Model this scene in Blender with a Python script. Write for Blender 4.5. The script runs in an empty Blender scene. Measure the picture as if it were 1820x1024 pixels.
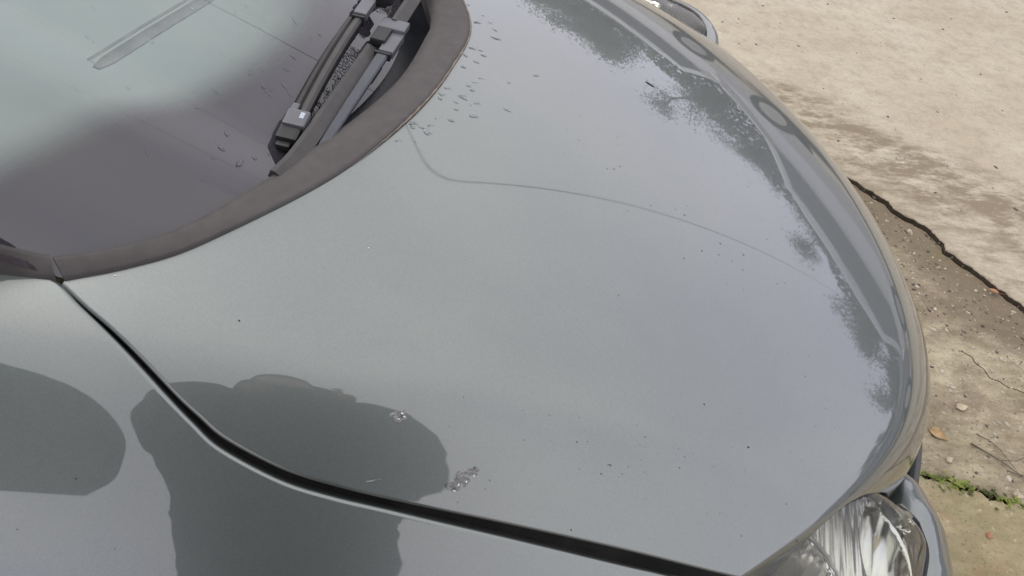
import bpy, bmesh, math, random
import numpy as np
from mathutils import Vector, Matrix, noise as mnoise

random.seed(7)
rng = np.random.default_rng(7)
SC = bpy.context.scene
COL = SC.collection

# ------------------------------------------------------------------ camera
CAM_POS = Vector((0.40344, -1.02383, 1.47540))
CAM_AIM = Vector((0.51426, -0.45096, 0.90000))
CAM_ROLL = 0.22507
F_PX = 1414.94            # focal length in pixels of the 1820 px wide photograph
cd = bpy.data.cameras.new("camera")
cam = bpy.data.objects.new("camera", cd)
COL.objects.link(cam)
cd.sensor_fit = 'HORIZONTAL'
cd.sensor_width = 36.0
cd.lens = F_PX / 1820.0 * 36.0
cd.clip_start = 0.01
cd.clip_end = 2000
_f = (CAM_AIM - CAM_POS).normalized()
_r = _f.cross(Vector((0, 0, 1))).normalized()
_u = _r.cross(_f)
_c, _s = math.cos(CAM_ROLL), math.sin(CAM_ROLL)
CR = _c * _r + _s * _u
CU = -_s * _r + _c * _u
cam.matrix_world = Matrix(((CR.x, CU.x, -_f.x, CAM_POS.x), (CR.y, CU.y, -_f.y, CAM_POS.y),
                           (CR.z, CU.z, -_f.z, CAM_POS.z), (0, 0, 0, 1)))
SC.camera = cam

# ------------------------------------------------------------------ world, sun, exposure
SUN_EL, SUN_AZ = math.radians(55), math.radians(150)      # azimuth measured from +x towards +y
W = bpy.data.worlds.new("World")
SC.world = W
W.use_nodes = True
wn, wl = W.node_tree.nodes, W.node_tree.links
bg = wn["Background"]
bg.inputs["Strength"].default_value = 0.14
sky = wn.new("ShaderNodeTexSky")
sky.sky_type = 'NISHITA'
sky.sun_disc = False
sky.sun_elevation = SUN_EL
sky.sun_rotation = math.radians(90) - SUN_AZ
sky.air_density = 1.0
sky.dust_density = 2.0
hs = wn.new("ShaderNodeHueSaturation")
hs.inputs["Saturation"].default_value = 0.25
tc = wn.new("ShaderNodeTexCoord")
nz = wn.new("ShaderNodeTexNoise")
nz.inputs["Scale"].default_value = 1.7
nz.inputs["Detail"].default_value = 4
nz.inputs["Roughness"].default_value = 0.5
cr = wn.new("ShaderNodeValToRGB")
cr.color_ramp.elements[0].position = 0.36
cr.color_ramp.elements[0].color = (7.9, 8.0, 8.5, 1)
cr.color_ramp.elements[1].position = 0.64
cr.color_ramp.elements[1].color = (10.2, 10.1, 9.9, 1)
mx = wn.new("ShaderNodeMix")
mx.data_type = 'RGBA'
mx.inputs["Factor"].default_value = 0.82                  # overcast: mostly cloud
wl.new(sky.outputs[0], hs.inputs["Color"])
wl.new(tc.outputs["Generated"], nz.inputs["Vector"])
wl.new(nz.outputs[0], cr.inputs[0])
sx = wn.new("ShaderNodeSeparateXYZ")
wl.new(tc.outputs["Generated"], sx.inputs[0])
gr = wn.new("ShaderNodeValToRGB")
gr.color_ramp.elements[0].position = 0.05
gr.color_ramp.elements[0].color = (0.83, 0.82, 0.985, 1)
gr.color_ramp.elements[1].position = 0.90
gr.color_ramp.elements[1].color = (1.10, 1.075, 1.05, 1)
wl.new(sx.outputs[2], gr.inputs[0])
tm = wn.new("ShaderNodeMix")
tm.data_type = 'RGBA'
tm.blend_type = 'MULTIPLY'
tm.inputs["Factor"].default_value = 1.0
wl.new(gr.outputs[0], tm.inputs[7])
wl.new(hs.outputs[0], mx.inputs[6])
wl.new(cr.outputs[0], tm.inputs[6])
wl.new(tm.outputs[2], mx.inputs[7])
wl.new(mx.outputs[2], bg.inputs["Color"])

sd = bpy.data.lights.new("sun", 'SUN')
sd.energy = 0.5
sd.angle = math.radians(25)
sd.color = (1, 0.95, 0.87)
sun = bpy.data.objects.new("sun", sd)
COL.objects.link(sun)
sv = Vector((math.cos(SUN_EL) * math.cos(SUN_AZ), math.cos(SUN_EL) * math.sin(SUN_AZ), math.sin(SUN_EL)))
sun.rotation_euler = sv.to_track_quat('Z', 'Y').to_euler()

vs = SC.view_settings
vs.view_transform = 'Standard'
vs.look = 'None'
vs.exposure = 0.26
vs.gamma = 1
try:
    vs.use_curve_mapping = False
except Exception:
    pass

# ------------------------------------------------------------------ helpers
def new_mat(name):
    m = bpy.data.materials.new(name)
    m.use_nodes = True
    return m, m.node_tree.nodes, m.node_tree.links, m.node_tree.nodes["Principled BSDF"]

def pbr(name, col, rough=0.5, metal=0.0, var=0.12, scale=30, bump=0.0, bscale=None, coat=0.0, spec=0.5, col2=None):
    """plain surface with a little procedural mottling and relief"""
    m, n, l, b = new_mat(name)
    g = n.new("ShaderNodeTexCoord")
    t = n.new("ShaderNodeTexNoise")
    t.inputs["Scale"].default_value = scale
    t.inputs["Detail"].default_value = 5
    l.new(g.outputs["Object"], t.inputs["Vector"])
    r = n.new("ShaderNodeValToRGB")
    a = [c * (1 - var) for c in col]
    z = [min(1, c * (1 + var)) for c in (col2 or col)]
    r.color_ramp.elements[0].position = 0.35
    r.color_ramp.elements[1].position = 0.68
    r.color_ramp.elements[0].color = (*a, 1)
    r.color_ramp.elements[1].color = (*z, 1)
    l.new(t.outputs[0], r.inputs[0])
    l.new(r.outputs[0], b.inputs["Base Color"])
    b.inputs["Roughness"].default_value = rough
    b.inputs["Metallic"].default_value = metal
    b.inputs["Coat Weight"].default_value = coat
    b.inputs["Specular IOR Level"].default_value = spec
    if bump:
        t2 = n.new("ShaderNodeTexNoise")
        t2.inputs["Scale"].default_value = bscale or scale * 6
        t2.inputs["Detail"].default_value = 3
        l.new(g.outputs["Object"], t2.inputs["Vector"])
        bp = n.new("ShaderNodeBump")
        bp.inputs["Strength"].default_value = bump
        bp.inputs["Distance"].default_value = 0.002
        l.new(t2.outputs[0], bp.inputs["Height"])
        l.new(bp.outputs[0], b.inputs["Normal"])
    return m

def obj(name, verts, faces, mat, parent=None, smooth=True, normals=None):
    me = bpy.data.meshes.new(name)
    me.from_pydata([tuple(v) for v in verts], [], [tuple(f) for f in faces])
    me.update()
    if smooth:
        me.polygons.foreach_set("use_smooth", [True] * len(me.polygons))
    if normals is not None:
        me.normals_split_custom_set_from_vertices([tuple(n) for n in normals])
    if mat:
        me.materials.append(mat)
    o = bpy.data.objects.new(name, me)
    COL.objects.link(o)
    if parent:
        o.parent = parent
    return o

def from_bm(name, bm, mat, parent=None, smooth=False):
    me = bpy.data.meshes.new(name)
    bm.normal_update()
    bm.to_mesh(me)
    bm.free()
    if smooth:
        me.polygons.foreach_set("use_smooth", [True] * len(me.polygons))
    me.materials.append(mat)
    o = bpy.data.objects.new(name, me)
    COL.objects.link(o)
    if parent:
        o.parent = parent
    return o

def empty(name, loc=(0, 0, 0), rz=0.0):
    o = bpy.data.objects.new(name, None)
    o.empty_display_size = 0.1
    o.location = loc
    o.rotation_euler = (0, 0, rz)
    COL.objects.link(o)
    return o

def tag(o, label=None, cat=None, group=None, kind=None):
    if label: o["label"] = label
    if cat: o["category"] = cat
    if group: o["group"] = group
    if kind: o["kind"] = kind
    return o

def grid(name, P, mat, parent=None, N=None, flip=False):
    """P: array (r, c, 3) of points"""
    r, c = P.shape[:2]
    idx = np.arange(r * c).reshape(r, c)
    q = np.stack([idx[:-1, :-1], idx[:-1, 1:], idx[1:, 1:], idx[1:, :-1]], 2).reshape(-1, 4)
    if flip:
        q = q[:, ::-1]
    return obj(name, P.reshape(-1, 3).tolist(), q.tolist(), mat, parent, True,
               None if N is None else N.reshape(-1, 3).tolist())

def face_up(o):
    """turn the faces so that they look up, so glass is entered from outside"""
    me = o.data
    if sum(p.normal.z * p.area for p in me.polygons) < 0:
        me.flip_normals()
    return o

def catmull(pts, n):
    """n points evenly spaced along a centripetal-ish Catmull-Rom curve"""
    p = np.array(pts, float)
    p = np.vstack([2 * p[0] - p[1], p, 2 * p[-1] - p[-2]])
    out = []
    for i in range(1, len(p) - 2):
        for t in np.linspace(0, 1, 40, endpoint=False):
            a, b, c, d = p[i - 1], p[i], p[i + 1], p[i + 2]
            out.append(0.5 * ((2 * b) + (-a + c) * t + (2 * a - 5 * b + 4 * c - d) * t * t + (-a + 3 * b - 3 * c + d) * t ** 3))
    out.append(p[-2])
    out = np.array(out)
    s = np.r_[0, np.cumsum(np.linalg.norm(np.diff(out, axis=0), axis=1))]
    q = np.linspace(0, s[-1], n)
    return np.stack([np.interp(q, s, out[:, k]) for k in range(out.shape[1])], 1)

def sweep(bm, path, prof, up=(0, 0, 1), caps=True, scale=None):
    """sweep a closed 2D profile [(side, up)] along a 3D path"""
    path = [Vector(p) for p in path]
    up = Vector(up)
    rings = []
    for i, p in enumerate(path):
        t = (path[min(i + 1, len(path) - 1)] - path[max(i - 1, 0)]).normalized()
        s = t.cross(up).normalized()
        u = s.cross(t)
        k = 1 if scale is None else scale[i]
        rings.append([bm.verts.new(p + s * a * k + u * b * k) for a, b in prof])
    n = len(prof)
    for i in range(len(rings) - 1):
        for j in range(n):
            bm.faces.new((rings[i][j], rings[i][(j + 1) % n], rings[i + 1][(j + 1) % n], rings[i + 1][j]))
    if caps:
        bm.faces.new(rings[0][::-1])
        bm.faces.new(rings[-1])
    return rings

def rect_prof(w, h, b=0.15):
    x, y = w / 2, h / 2
    c = min(w, h) * b
    return [(-x + c, -y), (x - c, -y), (x, -y + c), (x, y - c), (x - c, y), (-x + c, y), (-x, y - c), (-x, -y + c)]

def circ_prof(r, n=10):
    return [(r * math.cos(2 * math.pi * i / n), r * math.sin(2 * math.pi * i / n)) for i in range(n)]

def box(bm, c, size, rot=None, bev=0.0):
    r = bmesh.ops.create_cube(bm, size=1.0)
    vs_ = r["verts"]
    M = Matrix.Translation(c) @ (rot.to_4x4() if rot else Matrix.Identity(4)) @ Matrix.Diagonal((*size, 1))
    bmesh.ops.transform(bm, matrix=M, verts=vs_)
    if bev:
        es = list({e for v in vs_ for e in v.link_edges})
        bmesh.ops.bevel(bm, geom=es, offset=bev, segments=2, affect='EDGES', profile=0.7)

def mirror_obj(o, name=None, parent=None):
    """a copy of a part mirrored across the car's centre plane (geometry really mirrored)"""
    me = o.data.copy()
    c = np.empty(len(me.vertices) * 3)
    me.vertices.foreach_get("co", c)
    c = c.reshape(-1, 3)
    c[:, 1] *= -1
    me.vertices.foreach_set("co", c.ravel())
    me.flip_normals()
    if me.has_custom_normals and "custom_normal" in me.attributes:
        me.attributes.remove(me.attributes["custom_normal"])
    me.update()
    n = bpy.data.objects.new(name or o.name.split('.')[0], me)
    COL.objects.link(n)
    n.parent = parent or o.parent
    for ch in list(o.children):
        mirror_obj(ch, None, n)
    return n

# ------------------------------------------------------------------ car surfaces
def sstep(a, b, x):
    t = np.clip((x - a) / (b - a), 0, 1)
    return t * t * (3 - 2 * t)

def softp(t, w):
    return w * np.log1p(np.exp(np.clip(t / w, -40, 40)))

def xf(y):
    return 1.327 - 0.85 * y ** 2 - 0.78 * y ** 4

def base(x, y):
    a = np.abs(y)
    z = 0.985 - 0.207 * np.maximum(x, 0) ** 2 - 0.1818 * a * a - 0.5 * np.maximum(a - 0.42, 0) ** 2
    z = z - 0.40 * softp(a - 0.567, 0.010) * (1 - 0.85 * sstep(0.42, 0.92, x))
    r = np.clip((a - 0.71) / 0.125, 0, 0.9995)
    return z - 0.20 * (1 - np.sqrt(1 - r ** 2.2))

def nose(x, y):
    rx = 0.178 - 0.36 * y ** 2
    rz = 0.152 - 0.2 * y ** 2
    d = np.clip((x - (xf(y) - rx)) / rx, 0, 0.9985)
    e = x - (0.463 - 0.95 * y ** 2 - 1.3 * y ** 4)          # the skin lifts a little towards the rear edge
    k = np.maximum(0, 0.108 - e) / 0.108
    return base(x, y) + 0.0034 * np.minimum(k, 1.2) ** 3 * (1 - sstep(0.40, 0.50, np.abs(y))) - rz * (1 - np.sqrt(1 - d ** 2.4))

def fnormal(fn, x, y, e=2e-4):
    n = np.stack([-(fn(x + e, y) - fn(x - e, y)) / 2 / e, -(fn(x, y + e) - fn(x, y - e)) / 2 / e, np.ones_like(x)], -1)
    return n / np.linalg.norm(n, axis=-1, keepdims=True)

def glass_edge(y):
    return 0.372 - 1.1 * y ** 2 + 0.055 * sstep(0.285, 0.40, np.abs(y))

def glass(x, y):
    d = glass_edge(y) - x
    return 0.924 + 0.56 * d - 0.06 * d * np.abs(d) - 1.6 * np.maximum(np.abs(y) - 0.44, 0) ** 2

# ------------------------------------------------------------------ materials
def paint_material():
    m, n, l, b = new_mat("grey_green_metallic_paint")
    g = n.new("ShaderNodeTexCoord")
    b.inputs["Metallic"].default_value = 0.75
    b.inputs["Roughness"].default_value = 0.42
    b.inputs["Coat Weight"].default_value = 1.0
    b.inputs["Coat IOR"].default_value = 1.86
    # soft dust film
    t = n.new("ShaderNodeTexNoise"); t.inputs["Scale"].default_value = 5; t.inputs["Detail"].default_value = 6
    l.new(g.outputs["Object"], t.inputs["Vector"])
    r = n.new("ShaderNodeMapRange")
    r.inputs["From Min"].default_value = 0.3; r.inputs["From Max"].default_value = 0.7
    r.inputs["To Min"].default_value = 0.015; r.inputs["To Max"].default_value = 0.045
    l.new(t.outputs[0], r.inputs["Value"])
    l.new(r.outputs[0], b.inputs["Coat Roughness"])
    # faint dried water marks
    wv = n.new("ShaderNodeTexVoronoi"); wv.inputs["Scale"].default_value = 38; wv.feature = 'SMOOTH_F1'
    l.new(g.outputs["Object"], wv.inputs["Vector"])
    # flakes
    v = n.new("ShaderNodeTexVoronoi"); v.inputs["Scale"].default_value = 1000
    l.new(g.outputs["Object"], v.inputs["Vector"])
    fl = n.new("ShaderNodeMix"); fl.data_type = 'RGBA'
    fl.inputs[6].default_value = (0.146, 0.164, 0.158, 1)
    fl.inputs[7].default_value = (0.176, 0.196, 0.189, 1)
    l.new(v.outputs["Color"], fl.inputs["Factor"])
    # dirt specks: sparse dark grains
    v2 = n.new("ShaderNodeTexVoronoi"); v2.inputs["Scale"].default_value = 60
    v2.inputs["Randomness"].default_value = 1
    l.new(g.outputs["Object"], v2.inputs["Vector"])
    big = n.new("ShaderNodeTexNoise"); big.inputs["Scale"].default_value = 4.0
    l.new(g.outputs["Object"], big.inputs["Vector"])
    th = n.new("ShaderNodeMapRange")
    th.inputs["From Min"].default_value = 0.42; th.inputs["From Max"].default_value = 0.75
    th.inputs["To Min"].default_value = 0.0; th.inputs["To Max"].default_value = 0.12
    l.new(big.outputs[0], th.inputs["Value"])
    lt = n.new("ShaderNodeMath"); lt.operation = 'LESS_THAN'
    l.new(v2.outputs["Distance"], lt.inputs[0]); l.new(th.outputs[0], lt.inputs[1])
    ds = n.new("ShaderNodeMix"); ds.data_type = 'RGBA'
    ds.inputs[7].default_value = (0.03, 0.028, 0.025, 1)
    sc_ = n.new("ShaderNodeMath"); sc_.operation = 'MULTIPLY'; sc_.inputs[1].default_value = 0.75
    l.new(lt.outputs[0], sc_.inputs[0])
    l.new(sc_.outputs[0], ds.inputs["Factor"])
    l.new(fl.outputs[2], ds.inputs[6])
    du = n.new("ShaderNodeTexNoise"); du.inputs["Scale"].default_value = 7; du.inputs["Detail"].default_value = 9; du.inputs["Roughness"].default_value = 0.72
    l.new(g.outputs["Object"], du.inputs["Vector"])
    rg = n.new("ShaderNodeValToRGB")                       # thin rims where drops have dried
    for k_, (p_, v_) in enumerate(((0.0, 0.0), (0.20, 0.0), (0.235, 0.7), (0.27, 0.0))):
        el_ = rg.color_ramp.elements[k_] if k_ < 2 else rg.color_ramp.elements.new(p_)
        el_.position = p_; el_.color = (v_, v_, v_, 1)
    l.new(wv.outputs["Distance"], rg.inputs[0])
    dm = n.new("ShaderNodeMapRange"); dm.inputs["From Min"].default_value = 0.46; dm.inputs["From Max"].default_value = 0.74
    dm.inputs["To Min"].default_value = 0.0; dm.inputs["To Max"].default_value = 0.16
    l.new(du.outputs[0], dm.inputs["Value"])
    m1 = n.new("ShaderNodeMath"); m1.operation = 'MULTIPLY'
    l.new(rg.outputs[0], m1.inputs[0]); l.new(dm.outputs[0], m1.inputs[1])
    m2 = n.new("ShaderNodeMath"); m2.operation = 'MULTIPLY_ADD'; m2.inputs[1].default_value = 0.45
    l.new(dm.outputs[0], m2.inputs[0]); l.new(m1.outputs[0], m2.inputs[2])
    dust = n.new("ShaderNodeMix"); dust.data_type = 'RGBA'
    dust.inputs[7].default_value = (0.30, 0.29, 0.26, 1)
    l.new(m2.outputs[0], dust.inputs["Factor"]); l.new(ds.outputs[2], dust.inputs[6])
    l.new(dust.outputs[2], b.inputs["Base Color"])
    inv = n.new("ShaderNodeMath"); inv.operation = 'SUBTRACT'; inv.inputs[0].default_value = 1
    l.new(sc_.outputs[0], inv.inputs[1])
    l.new(inv.outputs[0], b.inputs["Coat Weight"])
    return m

def glass_material(name, tint=(0.80, 0.88, 0.86), ior=1.5, frit=False, rough=0.0, haze=0.0):
    m, n, l, b = new_mat(name)
    n.remove(b)
    out = n["Material Output"]
    tr = n.new("ShaderNodeBsdfTransparent"); tr.inputs[0].default_value = (*tint, 1)
    gl = n.new("ShaderNodeBsdfGlossy"); gl.inputs["Roughness"].default_value = rough
    gl.inputs["Color"].default_value = (1, 1, 1, 1)
    fr = n.new("ShaderNodeFresnel"); fr.inputs[0].default_value = ior
    ms = n.new("ShaderNodeMixShader")
    under = tr
    if haze:
        dfh = n.new("ShaderNodeBsdfDiffuse"); dfh.inputs[0].default_value = (0.34, 0.325, 0.28, 1)
        mh = n.new("ShaderNodeMixShader")
        g = n.new("ShaderNodeTexCoord")
        tn = n.new("ShaderNodeTexNoise"); tn.inputs["Scale"].default_value = 18; tn.inputs["Detail"].default_value = 6
        l.new(g.outputs["Object"], tn.inputs["Vector"])
        mr = n.new("ShaderNodeMapRange"); mr.inputs["From Min"].default_value = 0.3; mr.inputs["From Max"].default_value = 0.75
        mr.inputs["To Min"].default_value = haze * 0.5; mr.inputs["To Max"].default_value = haze * 1.5
        l.new(tn.outputs[0], mr.inputs["Value"]); l.new(mr.outputs[0], mh.inputs[0]); l.new(tr.outputs[0], mh.inputs[1]); l.new(dfh.outputs[0], mh.inputs[2])
        under = mh
    if frit:
        at = n.new("ShaderNodeAttribute"); at.attribute_name = "frit"
        df = n.new("ShaderNodeBsdfDiffuse"); df.inputs[0].default_value = (0.040, 0.037, 0.045, 1)
        # printed dots that thin out at the edge of the band
        g = n.new("ShaderNodeTexCoord")
        v = n.new("ShaderNodeTexVoronoi"); v.inputs["Scale"].default_value = 520; v.inputs["Randomness"].default_value = 0.0
        l.new(g.outputs["Object"], v.inputs["Vector"])
        mr = n.new("ShaderNodeMapRange")
        mr.inputs["From Min"].default_value = 0.1; mr.inputs["From Max"].default_value = 0.75
        mr.inputs["To Min"].default_value = 0.015; mr.inputs["To Max"].default_value = -0.015
        l.new(v.outputs["Distance"], mr.inputs["Value"])
        ad = n.new("ShaderNodeMath"); ad.operation = 'ADD'; ad.use_clamp = True
        l.new(at.outputs["Fac"], ad.inputs[0]); l.new(mr.outputs[0], ad.inputs[1])
        st = n.new("ShaderNodeMapRange"); st.interpolation_type = 'SMOOTHSTEP'
        st.inputs["From Min"].default_value = 0.1; st.inputs["From Max"].default_value = 0.9
        l.new(ad.outputs[0], st.inputs["Value"])
        mf = n.new("ShaderNodeMixShader")
        l.new(st.outputs[0], mf.inputs[0]); l.new(tr.outputs[0], mf.inputs[1]); l.new(df.outputs[0], mf.inputs[2])
        under = mf
    l.new(fr.outputs[0], ms.inputs[0]); l.new(under.outputs[0], ms.inputs[1]); l.new(gl.outputs[0], ms.inputs[2])
    l.new(ms.outputs[0], out.inputs["Surface"])
    return m

M = {}
M['paint'] = paint_material()
M['strip'] = pbr("weathered_brown_grey_plastic", (0.069, 0.063, 0.061), 0.75, var=0.05, scale=70, bump=0.25, bscale=700, col2=(0.076, 0.069, 0.066))
M['strip_edge'] = pbr("sun_bleached_tan_edge", (0.17, 0.140, 0.112), 0.7, var=0.3, scale=60, bump=0.3)
M['black_rubber'] = pbr("black_rubber", (0.012, 0.012, 0.013), 0.6, var=0.3, scale=60, bump=0.2)
M['channel'] = pbr("dirty_black_channel", (0.009, 0.008, 0.008), 0.75, var=0.4, scale=40, bump=0.4, bscale=300, col2=(0.014, 0.012, 0.010))
M['seal'] = pbr("brown_dusty_seal", (0.035, 0.029, 0.021), 0.7, var=0.45, scale=40, bump=0.3, col2=(0.10, 0.083, 0.060))
M['wiper'] = pbr("faded_black_wiper_plastic", (0.045, 0.042, 0.040), 0.5, var=0.15, scale=50, bump=0.15)
M['wiper_light'] = pbr("pale_grey_wiper_plastic", (0.105, 0.107, 0.12), 0.38, var=0.1, scale=40, bump=0.1)
M['wiper_blue'] = pbr("blue_grey_wiper_arm_paint", (0.050, 0.054, 0.068), 0.4, var=0.1, scale=40, bump=0.1)
M['wiper_dark'] = pbr("dark_brown_wiper_rubber", (0.026, 0.022, 0.022), 0.55, var=0.25, scale=60, bump=0.2)
M['cowl'] = pbr("blue_black_cowl_plastic", (0.030, 0.033, 0.042), 0.45, var=0.2, scale=30, bump=0.2)
M['dash'] = pbr("pale_grey_dashboard", (0.66, 0.70, 0.70), 0.8, var=0.05, scale=4, bump=0.15, bscale=400)
M['dash_ghost'] = pbr("grey_wiper_reflection", (0.47, 0.48, 0.50), 0.8)  # wiper reflection painted as a grey tone on the dashboard
M['windscreen'] = glass_material("windscreen_glass", frit=True, ior=1.75, tint=(0.88, 0.945, 0.92))
M['glass'] = glass_material("side_glass", tint=(0.35, 0.4, 0.4))
M['lens'] = glass_material("headlight_lens", tint=(0.93, 0.94, 0.9), ior=1.49, rough=0.03, haze=0.13)
M['chrome'] = pbr("headlight_chrome", (0.82, 0.82, 0.79), 0.13, metal=1.0, var=0.04)
M['chrome_dull'] = pbr("satin_chrome", (0.42, 0.41, 0.38), 0.4, metal=0.7, var=0.04)
M['bulb'] = glass_material("bulb_glass", tint=(0.95, 0.95, 0.95))
M['trim'] = pbr("dark_grey_bumper_trim", (0.055, 0.058, 0.064), 0.4, var=0.1, scale=80, bump=0.2)
M['black'] = pbr("black_plastic", (0.015, 0.015, 0.016), 0.5)
M['tyre'] = pbr("tyre_rubber", (0.022, 0.022, 0.022), 0.8, bump=0.4)
M['rim'] = pbr("silver_rim", (0.5, 0.5, 0.5), 0.35, metal=0.9)

# ------------------------------------------------------------------ the grey car
car = tag(empty("parked_car", (0, 0, 0)), "dark grey green car seen over its bonnet, parked on the concrete with wipers at rest", "car")

# rear edge of the bonnet (plan curve), right half then mirrored
STRIP_O = [(0.1109, -0.5204), (0.1594, -0.5005), (0.2108, -0.4695), (0.2868, -0.3989), (0.346, -0.3238), (0.4009, -0.223), (0.4383, -0.1199), (0.463, 0.0)]
STRIP_I = [(0.1004, -0.5080), (0.1445, -0.4902), (0.2056, -0.4424), (0.2964, -0.3078), (0.3705, -0.1661), (0.405, -0.030), (0.408, 0.0)]
def mirrored(h):
    return h + [(x, -y) for x, y in h[-2::-1]]
strip_o = catmull(mirrored(STRIP_O), 401)
SEAM_B = [(0.1109, -0.5204), (0.1367, -0.5405), (0.1611, -0.557), (0.2136, -0.5948), (0.239, -0.6106), (0.2643, -0.624), (0.3139, -0.6387),
          (0.3613, -0.6453), (0.4124, -0.6493), (0.5199, -0.655), (0.6353, -0.6623), (0.774, -0.6712)]
CUT = [(0.8183, -0.6581), (0.8633, -0.6236), (0.9164, -0.5837), (0.9582, -0.5583), (0.9979, -0.5383), (1.0745, -0.4966), (1.112, -0.474)]
SEAM_W = [(0.1007, -0.5217), (0.1283, -0.5431), (0.1529, -0.5612), (0.2077, -0.6011), (0.2332, -0.6183), (0.2584, -0.6327), (0.3104, -0.6487),
          (0.3576, -0.6555), (0.4137, -0.6598), (0.5213, -0.668), (0.6364, -0.6779), (0.6972, -0.6826), (0.79, -0.692)]

def build_bonnet():
    NU, NV = 321, 201
    u = np.linspace(0, 1, NU)[:, None, None]
    v = np.linspace(0, 1, NV)[None, :, None]
    E = catmull(SEAM_B[:-1] + [(0.745, -0.6702), (0.785, -0.6700)] + CUT, NU)      # right edge
    t = np.gradient(E, axis=0); t /= np.linalg.norm(t, axis=1)[:, None]
    E = E + np.stack([-t[:, 1], t[:, 0]], 1) * 0.0012 * np.clip(np.arange(NU) / 12, 0, 1)[:, None]      # room for the rolled edge
    R = E[:, None, :]
    L = R * np.array([1, -1])
    B = catmull(mirrored(STRIP_O), NV)[None]
    yy = np.linspace(E[-1, 1], -E[-1, 1], NV)
    ss = np.abs(yy) / abs(E[-1, 1])
    Fx = xf(yy) - (0.178 - 0.36 * yy ** 2) * 0.012
    Fx = Fx + (E[-1, 0] - Fx[0]) * np.clip((ss - 0.86) / 0.14, 0, 1) ** 2
    Fr = np.stack([Fx, yy], 1)[None]
    c00, c01, c10, c11 = R[0], L[0], R[-1], L[-1]
    P = (1 - v) * R + v * L + (1 - u) * B + u * Fr - ((1 - u) * (1 - v) * c00 + (1 - u) * v * c01 + u * (1 - v) * c10 + u * v * c11)
    X, Y = P[..., 0], P[..., 1]
    X = np.minimum(X, xf(Y) - (0.178 - 0.36 * Y ** 2) * 0.010)
    Z = nose(X, Y)
    N = fnormal(nose, X, Y)
    P3 = np.stack([X, Y, Z], 2)
    # rolled edge rings round the outline
    border = [(i, 0) for i in range(NU)] + [(NU - 1, j) for j in range(1, NV)] + [(i, NV - 1) for i in range(NU - 2, -1, -1)]
    V = P3.reshape(-1, 3).tolist(); NN = N.reshape(-1, 3).tolist()
    idx = np.arange(NU * NV).reshape(NU, NV)
    F = np.stack([idx[:-1, :-1], idx[1:, :-1], idx[1:, 1:], idx[:-1, 1:]], 2).reshape(-1, 4).tolist()
    bp = np.array([P3[i, j] for i, j in border]); bn = np.array([N[i, j] for i, j in border])
    t = np.gradient(bp, axis=0)
    k = np.ones(9) / 9
    t = np.stack([np.convolve(np.pad(t[:, a], 4, mode='edge'), k, 'valid') for a in range(3)], 1)
    o = np.cross(t, bn); o /= np.linalg.norm(o, axis=1)[:, None]
    prev = [int(idx[i, j]) for i, j in border]
    r = 0.0042
    for s_ in (22, 45, 68, 90, 'd'):
        if s_ == 'd':
            q = bp + o * r * 0.9 - bn * (r + 0.013); nn = o
        else:
            a = math.radians(s_)
            q = bp + o * r * math.sin(a) - bn * r * (1 - math.cos(a)); nn = o * math.sin(a) + bn * math.cos(a)
        cur = list(range(len(V), len(V) + len(q)))
        V += q.tolist(); NN += nn.tolist()
        for a in range(len(cur) - 1):
            F.append((prev[a], prev[a + 1], cur[a + 1], cur[a])[::-1])
        prev = cur
    return obj("bonnet", V, F, M['paint'], car, True, NN)
bonnet = build_bonnet()

def build_wing():
    n, m_ = 200, 60
    inner = catmull([(-0.30, -0.585), (-0.12, -0.549), (-0.0053, -0.5275), (0.0323, -0.521), (0.0585, -0.5195), (0.083, -0.520)] + SEAM_W, n)
    t = np.gradient(inner, axis=0); t /= np.linalg.norm(t, axis=1)[:, None]
    inner = inner - np.stack([-t[:, 1], t[:, 0]], 1) * 0.0012 * np.clip((inner[:, 0] - 0.09) / 0.03, 0, 1)[:, None]
    P = np.zeros((n, m_, 2))
    fx = np.linspace(0, 1, n)
    outer = np.stack([-0.30 + (0.93 + 0.30) * fx, np.full(n, -0.8349)], 1)
    s_ = 1 - (1 - np.linspace(0, 1, m_)) ** 1.6
    P = inner[:, None] * (1 - s_)[None, :, None] + outer[:, None] * s_[None, :, None]
    X, Y = P[..., 0], P[..., 1]
    Z = base(X, Y); N = fnormal(base, X, Y)
    P3 = np.stack([X, Y, Z], 2)
    rows, nr = [P3], [N]
    # rolled inner edge
    bp, bn = P3[:, 0], N[:, 0]
    t = np.gradient(bp, axis=0); o = np.cross(bn, t); o /= np.linalg.norm(o, axis=1)[:, None]
    o = np.where((o[:, 1] < 0)[:, None], -o, o)
    pre, pn = [], []
    r = 0.0045
    for s2 in (22, 45, 68, 90, 'd'):
        if s2 == 'd':
            pre.append(bp + o * r - bn * 0.028); pn.append(o)
        else:
            a = math.radians(s2); pre.append(bp + o * r * math.sin(a) - bn * r * (1 - math.cos(a))); pn.append(o * math.sin(a) + bn * math.cos(a))
    A = np.concatenate([np.stack(pre[::-1], 1), P3], 1); NA = np.concatenate([np.stack(pn[::-1], 1), N], 1)
    # side of the wing down to the arch
    ax, az, ar = 0.62, 0.30, 0.345
    x = A[:, -1, 0]
    zb = np.where(np.abs(x - ax) < ar, az + np.sqrt(np.maximum(ar ** 2 - (x - ax) ** 2, 0)), 0.24)
    zt = A[:, -1, 2]
    zb = np.minimum(zb, zt - 0.002)
    side = []
    for k in np.linspace(0.06, 1, 14):
        zz = zt + (zb - zt) * k
        side.append(np.stack([x, np.full(len(x), -0.835 - 0.004 * math.sin(k * 3.0)), zz], 1))
    side = np.stack(side, 1)
    A = np.concatenate([A, side], 1)
    NA = np.concatenate([NA, np.broadcast_to(np.array([0, -1.0, 0]), side.shape)], 1)
    return grid("front_wing", A, M['paint'], car, NA, flip=False)
wing = build_wing()
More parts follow.
